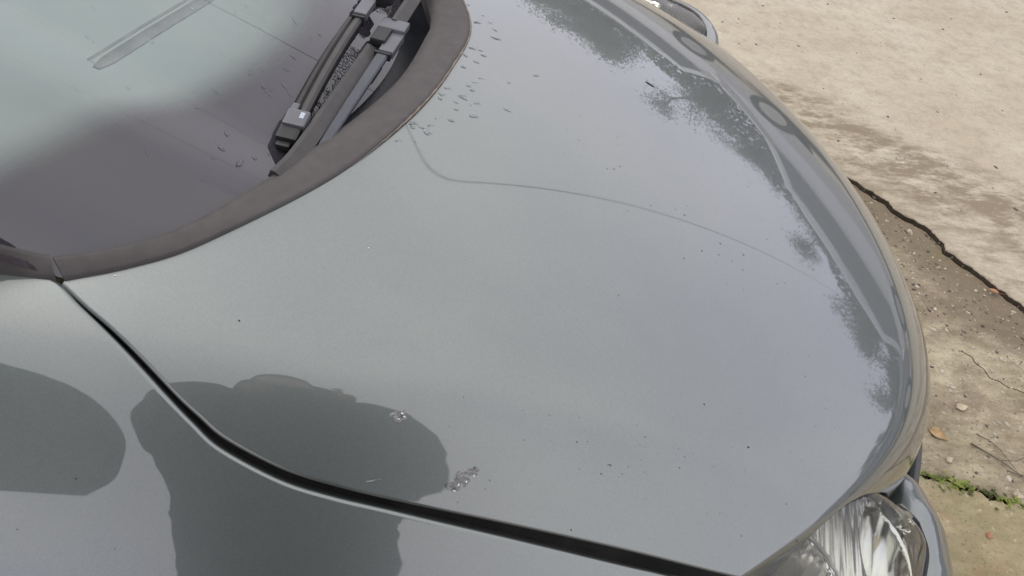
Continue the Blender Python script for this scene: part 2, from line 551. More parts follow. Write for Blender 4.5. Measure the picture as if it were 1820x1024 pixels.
# mirrored far wing (rebuild normals from the surface)
w2 = mirror_obj(wing, "front_wing", car)

# channel under the seam + its rubber strip
def build_channel():
    a = catmull([(0.085, -0.508)] + SEAM_B, 160); b = catmull([(0.085, -0.512)] + SEAM_W, 160)
    fa = a + (a - b) * 0.9; fb = b + (b - a) * 0.6
    rows = []
    for t, dz in ((0, -0.020), (0.25, -0.030), (0.5, -0.031), (0.75, -0.030), (1, -0.022)):
        p = fa * (1 - t) + fb * t
        rows.append(np.stack([p[:, 0], p[:, 1], base(p[:, 0], p[:, 1]) + dz], 1))
    ch = grid("seam_channel", np.stack(rows, 1), M['channel'], car)
    bm = bmesh.new()
    p = a * 0.62 + b * 0.38
    pts = np.stack([p[:, 0], p[:, 1], base(p[:, 0], p[:, 1]) - 0.020], 1)[70:]
    pts[:, 2] += 0.0012 * np.sin(np.arange(len(pts)) * 0.9) * (rng.random(len(pts)) > 0.6)
    sweep(bm, pts, circ_prof(0.0024, 8))
    from_bm("seam_seal", bm, M['seal'], car, True)
    return ch
ch = build_channel()
mirror_obj(ch, "seam_channel", car)

# weathered strip along the rear edge of the bonnet
def strip_mesh(name, outer, inner, z_out, z_in, parent, mat):
    n = len(outer)
    rows = []
    for t, dz in ((1.0, -0.016), (1.0, -0.003), (0.985, 0.000), (0.75, 0.0022), (0.4, 0.0026), (0.10, 0.0020), (0.03, 0.0012), (0.0, -0.002), (0.0, -0.006)):
        p = outer * (1 - t) + inner * t
        z = z_out * (1 - t) + z_in * t + dz
        rows.append(np.stack([p[:, 0], p[:, 1], z], 1))
    return grid(name, np.stack(rows, 1), mat, parent)
no = 241
so = catmull(mirrored(STRIP_O), no); si = catmull(mirrored(STRIP_I), no)
zo = nose(so[:, 0], so[:, 1]) + 0.0025
strip = strip_mesh("rear_edge_strip", so, si, zo, np.full(no, 0.945), car, M['strip'])
# bleached outer lip
bm = bmesh.new()
lp = np.stack([so[:, 0] + 0.0006, so[:, 1], zo - 0.0005], 1)
lp[:, 2] += 0.0008 * np.sin(np.arange(no) * 1.7) * rng.random(no)
lp = lp[(lp[:, 1] > -0.34) & (lp[:, 1] < 0.25)]
sweep(bm, lp, circ_prof(0.0015, 8), scale=np.minimum(1, np.minimum(np.arange(len(lp)), np.arange(len(lp))[::-1]) / 25 + 0.05))
from_bm("bleached_lip", bm, M['strip_edge'], strip, True)
# strip at the foot of the windscreen pillar, beyond the seam
wo = catmull([(0.1040, -0.5203, 0), (0.0858, -0.5208, 0), (0.0585, -0.5205, 0), (0.0323, -0.5225, 0), (-0.0053, -0.529, 0), (-0.12, -0.551, 0), (-0.28, -0.585, 0)], 60)
wi = catmull([(0.0975, -0.5060, 0.945), (0.0846, -0.5082, 0.949), (0.073, -0.5115, 0.956), (0.0615, -0.5154, 0.963), (0.0392, -0.5231, 0.973), (0.0067, -0.5353, 0.985), (-0.12, -0.556, 1.05), (-0.28, -0.575, 1.13)], 60)
wt = strip_mesh("pillar_foot_strip", wo[:, :2], wi[:, :2], base(wo[:, 0], wo[:, 1]) + 0.003, wi[:, 2], car, M['strip'])
mirror_obj(wt, "pillar_foot_strip", car)

# windscreen
def build_windscreen():
    n, m_ = 120, 161
    t = np.linspace(0, 1, n)[:, None]
    yv = np.linspace(-1, 1, m_)[None]
    top = -0.68
    hw = 0.53 + 0 * t
    Y = yv * (0.515 + 0.045 * np.sin(np.clip(t * 2, 0, 1) * math.pi / 2) - 0.06 * t)
    xe = glass_edge(Y)
    X = xe * (1 - t) + (top - 0.25 * Y ** 2) * t
    Z = glass(X, Y); N = fnormal(glass, X, Y)
    P = np.stack([X, Y, Z], 2)
    o = grid("windscreen", P, M['windscreen'], car, N)
    d = (xe - X) * 1.0
    wob = 0.0
    # width of the printed band: measured back from the glass edge
    band = 0.104 - 0.16 * np.maximum(np.abs(Y) - 0.36, 0)
    d = 0.372 - 1.1 * Y ** 2 - X
    f = np.clip((band - d) / 0.060 + 0.5, 0, 1)
    at = o.data.attributes.new("frit", 'FLOAT', 'POINT')
    at.data.foreach_set("value", f.astype(np.float32).ravel())
    return o
windscreen = build_windscreen()

# dashboard under the glass, with the wiper's ghost reflection laid on as grey strips
Y, Xf = np.meshgrid(np.linspace(-0.56, 0.56, 41), np.linspace(0, 1, 30))
Xd = (glass_edge(Y) - 0.10) * (1 - Xf) + (-0.52) * Xf
Zd = 0.885 - 0.01 * Xf + 0.02 * np.sin(Xf * 2.2) + 0.015 * np.exp(-((Xf - 0.75) / 0.15) ** 2)
dash = grid("dashboard", np.stack([Xd, Y, Zd], 2), M['dash'], car)
def dash_z(x, y):
    xs_ = glass_edge(y) - 0.10
    q = np.clip((xs_ - x) / (xs_ + 0.52), 0, 1)
    return 0.885 - 0.01 * q + 0.02 * np.sin(q * 2.2) + 0.015 * np.exp(-((q - 0.75) / 0.15) ** 2)
bm = bmesh.new()
sl = catmull([(0.008, -0.132), (0.05, -0.02), (0.09, 0.085), (0.125, 0.20)], 30)
sl = np.c_[sl, dash_z(sl[:, 0], sl[:, 1]) + 0.0015]
sweep(bm, sl, rect_prof(0.020, 0.003, 0.4), scale=np.r_[0.5, 0.8, np.ones(27), 0.7])
sl2 = sl + np.array([-0.018, 0.004, 0.0]); sl2[:, 2] = dash_z(sl2[:, 0], sl2[:, 1]) + 0.001
sweep(bm, sl2[1:], rect_prof(0.004, 0.002, 0.3))
from_bm("wiper_reflection", bm, M['dash_ghost'], dash, True)

# cowl panel between glass edge and strip
n = 121
cy = np.linspace(-0.46, 0.46, n)
rows = []
for k, (off, z) in enumerate(((-0.03, 0.912), (0.0, 0.905), (0.02, 0.893), (0.05, 0.888), (0.075, 0.895), (0.10, 0.915))):
    rows.append(np.stack([glass_edge(cy) + off, cy, np.full(n, z)], 1))
cowl = grid("cowl_panel", np.stack(rows, 1), M['cowl'], car)
bm = bmesh.new()
sweep(bm, np.stack([glass_edge(cy) + 0.062, cy, np.full(n, 0.908)], 1)[10:-10], rect_prof(0.014, 0.012, 0.3))
from_bm("cowl_seal", bm, M['black_rubber'], cowl, True)

# ---- wipers
def gz(x, y):
    return float(glass(np.array(x), np.array(y)))

def wiper_one():
    w = empty("wiper", (0, 0, 0)); w.parent = car
    A = np.array([(0.2750, -0.2700, 0), (0.2965, -0.165, 0), (0.3165, -0.066, 0)])
    path = catmull(A, 24)
    path[:, 2] = [gz(p[0], p[1]) + 0.016 for p in path]
    bm = bmesh.new(); sweep(bm, path, rect_prof(0.0105, 0.009, 0.3)); from_bm("blade_beam", bm, M['wiper'], w, False)
    side = path.copy(); side[:, 0] -= 0.0095; side[:, 1] += 0.003; side[:, 2] -= 0.002
    bm = bmesh.new(); sweep(bm, side, rect_prof(0.008, 0.010, 0.3)); from_bm("blade_spoiler", bm, M['wiper_dark'], w, False)
    low = path.copy(); low[:, 2] -= 0.010
    bm = bmesh.new(); sweep(bm, low, rect_prof(0.004, 0.012, 0.2)); from_bm("rubber_lip", bm, M['black_rubber'], w, False)
    d = Vector(path[0] - path[3]).normalized()
    q = Vector((d.x, d.y, d.z)).to_track_quat('Y', 'Z').to_matrix()
    e = Vector(path[0])
    bm = bmesh.new(); box(bm, e + d * 0.004 + Vector((-0.002, 0, 0.002)), (0.025, 0.024, 0.014), q, 0.003)
    box(bm, e + d * -0.010 + Vector((-0.010, 0, 0.0)), (0.008, 0.022, 0.012), q, 0.002)
    clip = from_bm("blade_clip", bm, M['wiper_light'], w)
    bm = bmesh.new(); box(bm, e + d * 0.022 + Vector((-0.004, 0, -0.002)), (0.024, 0.022, 0.015), q, 0.004)
    box(bm, e + d * 0.034 + Vector((-0.006, 0, -0.005)), (0.016, 0.010, 0.009), q, 0.003)
    from_bm("end_cap", bm, M['black'], w)
    bm = bmesh.new()
    box(bm, e + d * 0.003 + Vector((0.0035, 0, 0.0094)), (0.005, 0.009, 0.0008), q, 0.0004)
    from_bm("clip_badge", bm, pbr("pale_blue_print", (0.40, 0.47, 0.52), 0.4), w)
    # upper end: joint, bridge block and the arm running on to the far side
    e2 = Vector(path[-1]); d2 = Vector(path[-1] - path[-4]).normalized(); q2 = d2.to_track_quat('Y', 'Z').to_matrix()
    bm = bmesh.new(); box(bm, e2 + d2 * 0.030 + Vector((0.0, 0, 0.003)), (0.017, 0.045, 0.010), q2, 0.002); from_bm("joint_sleeve", bm, M['wiper_light'], w)
    bm = bmesh.new(); box(bm, e2 + d2 * 0.0025, (0.016, 0.004, 0.013), q2, 0.001)
    from_bm("joint_ring", bm, M['black'], w)
    bm = bmesh.new(); box(bm, e2 + d2 * 0.075 + Vector((0.006, 0, 0.004)), (0.030, 0.036, 0.018), q2, 0.003)
    box(bm, e2 + d2 * 0.062 + Vector((0.022, 0, 0.006)), (0.012, 0.016, 0.012), q2, 0.003)
    box(bm, e2 + d2 * 0.104 + Vector((-0.006, 0, 0.006)), (0.012, 0.02, 0.016), q2, 0.003); from_bm("pivot_block", bm, M['black'], w)
    bm = bmesh.new()
    box(bm, e2 + d2 * 0.090 + Vector((0.020, 0, 0.012)), (0.006, 0.030, 0.006), q2, 0.002)
    from_bm("pivot_spring", bm, M['wiper_light'], w)
    p2 = catmull([tuple(e2 + d2 * 0.05 + Vector((0.0, 0, 0.012))), tuple(e2 + d2 * 0.2 + Vector((0.012, 0, 0.014))), tuple(e2 + d2 * 0.42 + Vector((0.03, 0, 0.008)))], 20)
    bm = bmesh.new(); sweep(bm, p2[6:], rect_prof(0.016, 0.009, 0.3)); from_bm("wiper_arm", bm, M['wiper_blue'], w)
    p3 = catmull([tuple(e2 + d2 * 0.05 + Vector((-0.010, 0, 0))), tuple(e2 + d2 * 0.25 + Vector((0.0, 0, -0.002))), (0.31, 0.36, gz(0.31, 0.36) + 0.012)], 20)
    bm = bmesh.new(); sweep(bm, p3, rect_prof(0.012, 0.009, 0.3)); from_bm("blade_beam", bm, M['wiper'], w)
    return w
wiper_one()

def wiper_two():
    w = empty("wiper", (0, 0, 0)); w.parent = car
    path = catmull([(0.2650, -0.3650, 0.944), (0.2809, -0.323, 0.9455), (0.3086, -0.211, 0.9475), (0.3375, -0.098, 0.950)], 24)
    tri = [(-0.010, -0.004), (0.010, -0.005), (0.011, -0.001), (-0.001, 0.006), (-0.006, 0.006)]
    bm = bmesh.new(); sweep(bm, path, tri); from_bm("blade_beam", bm, M['wiper'], w)
    low = path.copy(); low[:, 0] += 0.016; low[:, 1] -= 0.004; low[:, 2] -= 0.006
    bm = bmesh.new(); sweep(bm, low, rect_prof(0.009, 0.007, 0.3)); from_bm("blade_spoiler", bm, M['wiper_dark'], w)
    # arm
    ap = catmull([(0.2960, -0.330, 0.936), (0.3085, -0.2863, 0.944), (0.3328, -0.1953, 0.951), (0.3520, -0.118, 0.953)], 20)
    bm = bmesh.new(); sweep(bm, ap, rect_prof(0.0145, 0.007, 0.25), scale=np.linspace(0.75, 1.05, 20)); from_bm("wiper_arm", bm, M['wiper_blue'], w)
    d = Vector(ap[-1] - ap[-4]).normalized(); q = d.to_track_quat('Y', 'Z').to_matrix(); e = Vector(ap[-1])
    bm = bmesh.new(); box(bm, e + d * 0.0015, (0.021, 0.004, 0.010), q, 0.001)
    box(bm, e + d * 0.040 + Vector((-0.014, 0, 0.004)), (0.020, 0.034, 0.012), q, 0.003); from_bm("arm_joint", bm, M['black'], w)
    bm = bmesh.new(); box(bm, e + d * 0.028 + Vector((0.003, 0, 0.001)), (0.019, 0.048, 0.010), q, 0.002)
    box(bm, e + d * 0.066 + Vector((-0.006, 0, 0.006)), (0.036, 0.026, 0.009), q, 0.003)
    box(bm, e + d * 0.048 + Vector((-0.021, 0, 0.003)), (0.006, 0.03, 0.012), q, 0.002); from_bm("arm_hook", bm, M['wiper_light'], w)
    p3 = catmull([tuple(e + d * 0.075 + Vector((-0.006, 0, 0.006))), tuple(e + d * 0.20 + Vector((-0.006, 0, 0.012))), tuple(e + d * 0.45 + Vector((-0.02, 0, 0.014)))], 20)
    bm = bmesh.new(); sweep(bm, p3, tri); from_bm("blade_beam", bm, M['wiper'], w)
    return w
wiper_two()

# ---- headlight (right), then mirrored
def patch(corners, n, bulge, zdir=(0.35, -0.1, 0.93)):
    a, b, c, d = [np.array(p, float) for p in corners]      # a inner-front, b outer-front .. given round the outline
    u = np.linspace(0, 1, n)[:, None, None]; v = np.linspace(0, 1, n)[None, :, None]
    P = (1 - u) * (1 - v) * a + (1 - u) * v * b + u * v * c + u * (1 - v) * d
    return P + np.array(zdir) * bulge * (4 * u * (1 - u)) ** 0.6 * (4 * v * (1 - v)) ** 0.6

def headlight():
    h = empty("headlight", (0, 0, 0)); h.parent = car
    cut = np.array(CUT)[::-1][1:] if False else np.array([(1.052, -0.516), (0.9940, -0.5350), (0.9540, -0.5555), (0.9110, -0.5815), (0.8570, -0.622), (0.812, -0.657), (0.785, -0.70)])
    inn = catmull(cut, 40)
    inn = np.stack([inn[:, 0], inn[:, 1], nose(inn[:, 0], inn[:, 1]) - 0.013], 1)
    out = catmull([(1.098, -0.530, 0.610), (1.098, -0.564, 0.606), (1.083, -0.597, 0.602), (1.045, -0.66, 0.60), (0.99, -0.725, 0.60), (0.92, -0.775, 0.605)], 40)
    inn[0] = (1.050, -0.520, 0.640)
    tt = np.linspace(0, 1, 30)[:, None]
    L = np.stack([inn[i] * (1 - tt) + out[i] * tt + np.array([0.3, -0.08, 0.9]) * 0.016 * (4 * tt * (1 - tt)) ** 0.7 * min(1, i / 5 + 0.25) for i in range(40)], 0)
    lens = face_up(grid("lens", L, M['lens'], h))
    tt2 = np.linspace(0.0, 1.0, 70)[:, None]
    # housing: dark tub behind the lens
    edge = np.concatenate([L[0, :], L[1:, -1], L[-1, -2::-1], L[-2:0:-1, 0]])
    low = edge.copy(); low[:, 2] -= 0.13; low[:, 0] -= 0.03; low[:, 1] += 0.0
    n_ = len(edge)
    V = edge.tolist() + low.tolist(); F = [(i, (i + 1) % n_, n_ + (i + 1) % n_, n_ + i) for i in range(n_)] + [list(range(n_, 2 * n_))]
    for v_ in V[:n_]: v_[2] -= 0.002
    obj("housing", V, F, M['chrome_dull'], h, False)
    # one pressed reflector under the lens: a big bowl, a small side bowl and the ribbed ledge between
    G = np.stack([inn[i] * (1 - tt2) + out[i] * tt2 for i in range(40)], 0)
    G = np.stack([np.stack([np.interp(np.linspace(0, 39, 110), np.arange(40), G[:, c, k]) for c in range(70)], 1) for k in range(3)], 2)
    X, Y, Z = G[..., 0], G[..., 1], G[..., 2]
    def dip(cx, cy, R, dep, ex=1.0):
        q = np.sqrt(((X - cx) / R) ** 2 + ((Y - cy) / (R * ex)) ** 2)
        return dep * np.clip(1 - q ** 2, 0, 1), q
    d1, q1 = dip(0.864, -0.676, 0.060, 0.10, 1.05)
    d2, q2 = dip(1.015, -0.595, 0.052, 0.050, 1.0)
    rib = 0.0012 * (np.sin(np.arctan2(Y + 0.676, X - 0.864) * 26) > 0.2) * (q1 < 1) + 0.0004 * np.sin(X * 420) * ((q1 > 1) & (q2 > 1))
    G[..., 2] = Z - 0.012 - np.maximum(d1, d2) + rib + 0.0035 * ((Y * 55) % 1.0) * (q1 < 1)
    grid("reflector", G, M['chrome'], h)
    bm = bmesh.new()
    sweep(bm, [(0.864, -0.676, 0.59), (0.872, -0.677, 0.618), (0.877, -0.678, 0.633)], circ_prof(0.007, 10)); from_bm("bulb", bm, M['bulb'], h, True)
    an = np.linspace(0, 2 * math.pi, 50)
    bm = bmesh.new()
    rim = [(0.864 + 0.061 * math.cos(a_), -0.676 + 0.064 * math.sin(a_)) for a_ in an if -0.2 < math.cos(a_)]
    rim = sorted(rim, key=lambda p_: p_[1])
    near = lambda p_: G[np.unravel_index(np.argmin((G[..., 0] - p_[0]) ** 2 + (G[..., 1] - p_[1]) ** 2), G.shape[:2])]
    sweep(bm, [(p_[0], p_[1], float(near(p_)[2]) + 0.005) for p_ in rim], circ_prof(0.0022, 6)); from_bm("bowl_rim", bm, M['chrome_dull'], h, True)
    # black gasket along the front/inner edge of the lens
    bm = bmesh.new()
    g = np.concatenate([L[0, 2:], L[1:30, -1]])
    sweep(bm, g + np.array([0.002, 0, -0.002]), circ_prof(0.0035, 8)); from_bm("gasket", bm, M['black_rubber'], h, True)
    return h
hl = headlight()
def far_headlight():
    h = empty("headlight", (0, 0, 0)); h.parent = car
    inn = catmull([(1.000, 0.560), (0.9574, 0.580), (0.9157, 0.605), (0.8617, 0.645), (0.81, 0.690), (0.78, 0.73)], 40)
    inn = np.c_[inn, nose(inn[:, 0], inn[:, 1]) - 0.010]
    inn[:, 2] = np.maximum(inn[:, 2], 0.675)
    out = catmull([(1.012, 0.590, 0.690), (1.022, 0.640, 0.695), (1.012, 0.700, 0.695), (0.975, 0.755, 0.69), (0.91, 0.80, 0.685), (0.83, 0.815, 0.68)], 40)
    tt = np.linspace(0, 1, 30)[:, None]
    L = np.stack([inn[i] * (1 - tt) + out[i] * tt + np.array([0.25, 0.1, 0.9]) * 0.022 * (4 * tt * (1 - tt)) ** 0.7 * min(1, i / 5 + 0.25) for i in range(40)], 0)
    face_up(grid("lens", L, M['lens'], h))
    G = L.copy(); X, Y = G[..., 0], G[..., 1]
    G[..., 2] -= 0.010 + 0.06 * np.clip(1 - (((X - 0.90) / 0.07) ** 2 + ((Y - 0.73) / 0.07) ** 2), 0, 1) + 0.0015 * np.sin(X * 300)
    grid("reflector", G, M['chrome'], h)
    t = np.gradient(out[:, :2], axis=0); nn_ = np.stack([t[:, 1], -t[:, 0]], 1); nn_ /= np.linalg.norm(nn_, axis=1)[:, None]
    rows = []
    for o_, dz in ((0.003, -0.006), (0.008, -0.002), (0.020, -0.002), (0.034, -0.012), (0.044, -0.035), (0.048, -0.08), (0.04, -0.16)):
        rows.append(np.stack([out[:, 0] + nn_[:, 0] * o_, out[:, 1] + nn_[:, 1] * o_, out[:, 2] + dz], 1))
    if np.mean(nn_[:, 1]) < 0:
        rows = [np.stack([2 * out[:, 0] - r_[:, 0], 2 * out[:, 1] - r_[:, 1], r_[:, 2]], 1) for r_ in rows]
    grid("lamp_surround", np.stack(rows, 1), M['paint'], h)
    bm = bmesh.new(); g = out + np.array([0, 0, -0.003]); sweep(bm, g, circ_prof(0.004, 8)); from_bm("gasket", bm, M['black_rubber'], h, True)
    return h
far_headlight()

# ---- bumper and front corner
BP = [(0.86, -0.822), (0.98, -0.785), (1.093, -0.708), (1.158, -0.606), (1.190, -0.505), (1.215, -0.41), (1.285, -0.27), (1.325, -0.13), (1.338, 0.0)]
bpth = catmull(mirrored(BP), 181)
tg = np.gradient(bpth, axis=0); nrm = np.stack([tg[:, 1], -tg[:, 0]], 1); nrm /= np.linalg.norm(nrm, axis=1)[:, None]
topz = np.interp(np.abs(bpth[:, 1]), [0, 0.38, 0.45, 0.52, 0.60, 0.70, 0.82], [0.44, 0.49, 0.555, 0.580, 0.583, 0.560, 0.545])
rows = []
for off, dz, absz in ((-0.110, -0.010, None), (-0.085, 0.016, None), (-0.062, 0.022, None), (-0.046, 0.015, None), (-0.030, 0.003, None), (-0.015, -0.013, None), (-0.002, -0.032, None), (0.006, -0.050, None), (0.006, -0.06, None), (0.010, None, 0.44), (0.012, None, 0.38),
                  (0.004, None, 0.30), (-0.012, None, 0.24), (-0.05, None, 0.19), (-0.12, None, 0.17)):
    p = bpth + nrm * off
    z = topz + dz if absz is None else np.minimum(np.full(len(p), absz), topz - 0.07)
    rows.append(np.stack([p[:, 0], p[:, 1], z], 1))
bumper = grid("front_bumper", np.stack(rows, 1), M['paint'], car)
bm = bmesh.new()
sweep(bm, [(p[0] + q[0] * 0.012, p[1] + q[1] * 0.012, 0.43) for p, q in zip(bpth, nrm)][4:-4:2], rect_prof(0.016, 0.055, 0.35))
from_bm("bumper_trim", bm, M['trim'], bumper, True)
# black gap filler beneath the bonnet corner
for sgn in (1, -1):
    V = [(0.96, -0.52 * sgn, 0.64), (1.05, -0.48 * sgn, 0.58), (1.13, -0.44 * sgn, 0.50), (1.15, -0.53 * sgn, 0.53), (1.10, -0.56 * sgn, 0.55), (0.96, -0.56 * sgn, 0.60)]
    obj("front_panel", V, [list(range(6)) if sgn < 0 else list(range(5, -1, -1))], M['black'], car, False)
# small pop-out cap standing at the corner of the lens and bonnet
bm = bmesh.new()
box(bm, Vector((1.060, -0.530, 0.628)), (0.040, 0.022, 0.020), Matrix.Rotation(0.4, 3, 'Z') @ Matrix.Rotation(0.45, 3, 'Y'), 0.005)
from_bm("corner_bracket", bm, M['paint'], car, True)

# ---- rest of the car: sides, roof, pillars, wheels
def section(x):
    t = (x + 0.3) / -2.6
    w = 0.835 - 0.10 * max(0, t - 0.75) * 4 * 0.6
    return [(w - 0.05, 0.20), (w, 0.34), (w + 0.004, 0.55), (w - 0.005, 0.78), (w - 0.03, 0.885), (w - 0.09, 0.925)]
xs = [-0.29, -0.6, -1.0, -1.5, -2.0, -2.4, -2.7]
for sgn in (-1, 1):
    P = np.array([[(x, sgn * y, z) for y, z in section(x)] for x in xs])
    grid("body_side", P, M['paint'], car, flip=(sgn > 0))
P = np.array([[(x, y, 1.0 + 0 * y) for y in np.linspace(-0.725, 0.725, 2)] for x in (-2.69, -2.70)])
rear = [(-2.70, s * y, z) for s, pts in ((1, section(-2.7)), (-1, section(-2.7)[::-1])) for y, z in pts]
obj("tail_panel", rear, [list(range(len(rear)))], M['paint'], car, False)
# roof
ry, rx_ = np.meshgrid(np.linspace(-0.5, 0.5, 21), np.linspace(0, 1, 24))
RX = -0.69 - 0.25 * ry ** 2 * (1 - rx_) - 1.6 * rx_
front_z = glass(-0.69 - 0.25 * ry ** 2, ry)
RZ = front_z * (1 - rx_) + 1.36 * rx_ + 0.10 * np.sin(rx_ * math.pi) - 0.04 * (ry / 0.5) ** 4 * 1.0
grid("roof", np.stack([RX, ry, RZ], 2), M['paint'], car)
rear_g = np.array([[(-2.29 - 0.36 * k, y, 1.32 - 0.40 * k) for y in np.linspace(-0.5 - 0.16 * k, 0.5 + 0.16 * k, 8)] for k in (0, 0.5, 1)])
grid("rear_window", rear_g, M['glass'], car)
for sgn in (-1, 1):
    pa = [(-0.17, sgn * 0.565, 1.045), (-0.30, sgn * 0.560, 1.12), (-0.55, sgn * 0.53, 1.27), (-0.80, sgn * 0.50, 1.385)]
    bm = bmesh.new(); sweep(bm, catmull(pa, 16), rect_prof(0.055, 0.045, 0.3)); from_bm("windscreen_pillar", bm, M['paint'], car, True)
    SW = np.array([[(x, sgn * (0.73 * (1 - k) + 0.505 * k), 0.925 * (1 - k) + zt * k) for k in (0, 0.5, 1)] for x, zt in ((-0.12, 0.94), (-0.45, 1.19), (-0.80, 1.385), (-1.5, 1.45), (-2.3, 1.34), (-2.66, 0.93))])
    grid("side_window", SW, M['glass'], car, flip=(sgn > 0))
    sh = np.array([[(x, sgn * y, z) for y, z in ((0.73, 0.924), (0.60, 0.930))] for x in (-0.29, -1.5, -2.7)])
    grid("window_ledge", sh, M['black'], car)
    bm = bmesh.new(); box(bm, Vector((-0.38, sgn * 0.90, 1.0)), (0.10, 0.17, 0.12), None, 0.03); box(bm, Vector((-0.38, sgn * 0.79, 0.965)), (0.05, 0.10, 0.03), None, 0.008)
    from_bm("door_mirror", bm, M['paint'], car, True)

def wheel(x, y, sgn):
    w = empty("wheel", (0, 0, 0)); w.parent = car
    bm = bmesh.new()
    prof = [(0.19, -0.08), (0.27, -0.09), (0.295, -0.06), (0.30, 0.0), (0.295, 0.06), (0.27, 0.09), (0.19, 0.08)]
    n_ = 32; R = []
    for i in range(n_):
        a = 2 * math.pi * i / n_
        R.append([bm.verts.new((x + r * math.cos(a), y + t, 0.30 + r * math.sin(a))) for r, t in prof])
    for i in range(n_):
        for j in range(len(prof) - 1):
            bm.faces.new((R[i][j], R[i][j + 1], R[(i + 1) % n_][j + 1], R[(i + 1) % n_][j]))
    from_bm("tyre", bm, M['tyre'], w, True)
    bm = bmesh.new()
    c = bm.verts.new((x, y + sgn * 0.05, 0.30)); ring = [bm.verts.new((x + 0.195 * math.cos(2 * math.pi * i / n_), y + sgn * 0.075, 0.30 + 0.195 * math.sin(2 * math.pi * i / n_))) for i in range(n_)]
    for i in range(n_):
        bm.faces.new((c, ring[i], ring[(i + 1) % n_]))
    from_bm("rim", bm, M['rim'], w)
for x in (0.62, -1.85):
    for sgn in (-1, 1):
        wheel(x, sgn * 0.715, sgn)
# inner tub so that no daylight shows through the engine bay
tub = np.array([[(x, y, 0.30) for y in (-0.60, 0.60)] for x in (-0.2, 1.05)])
grid("under_tray", tub, M['black'], car)


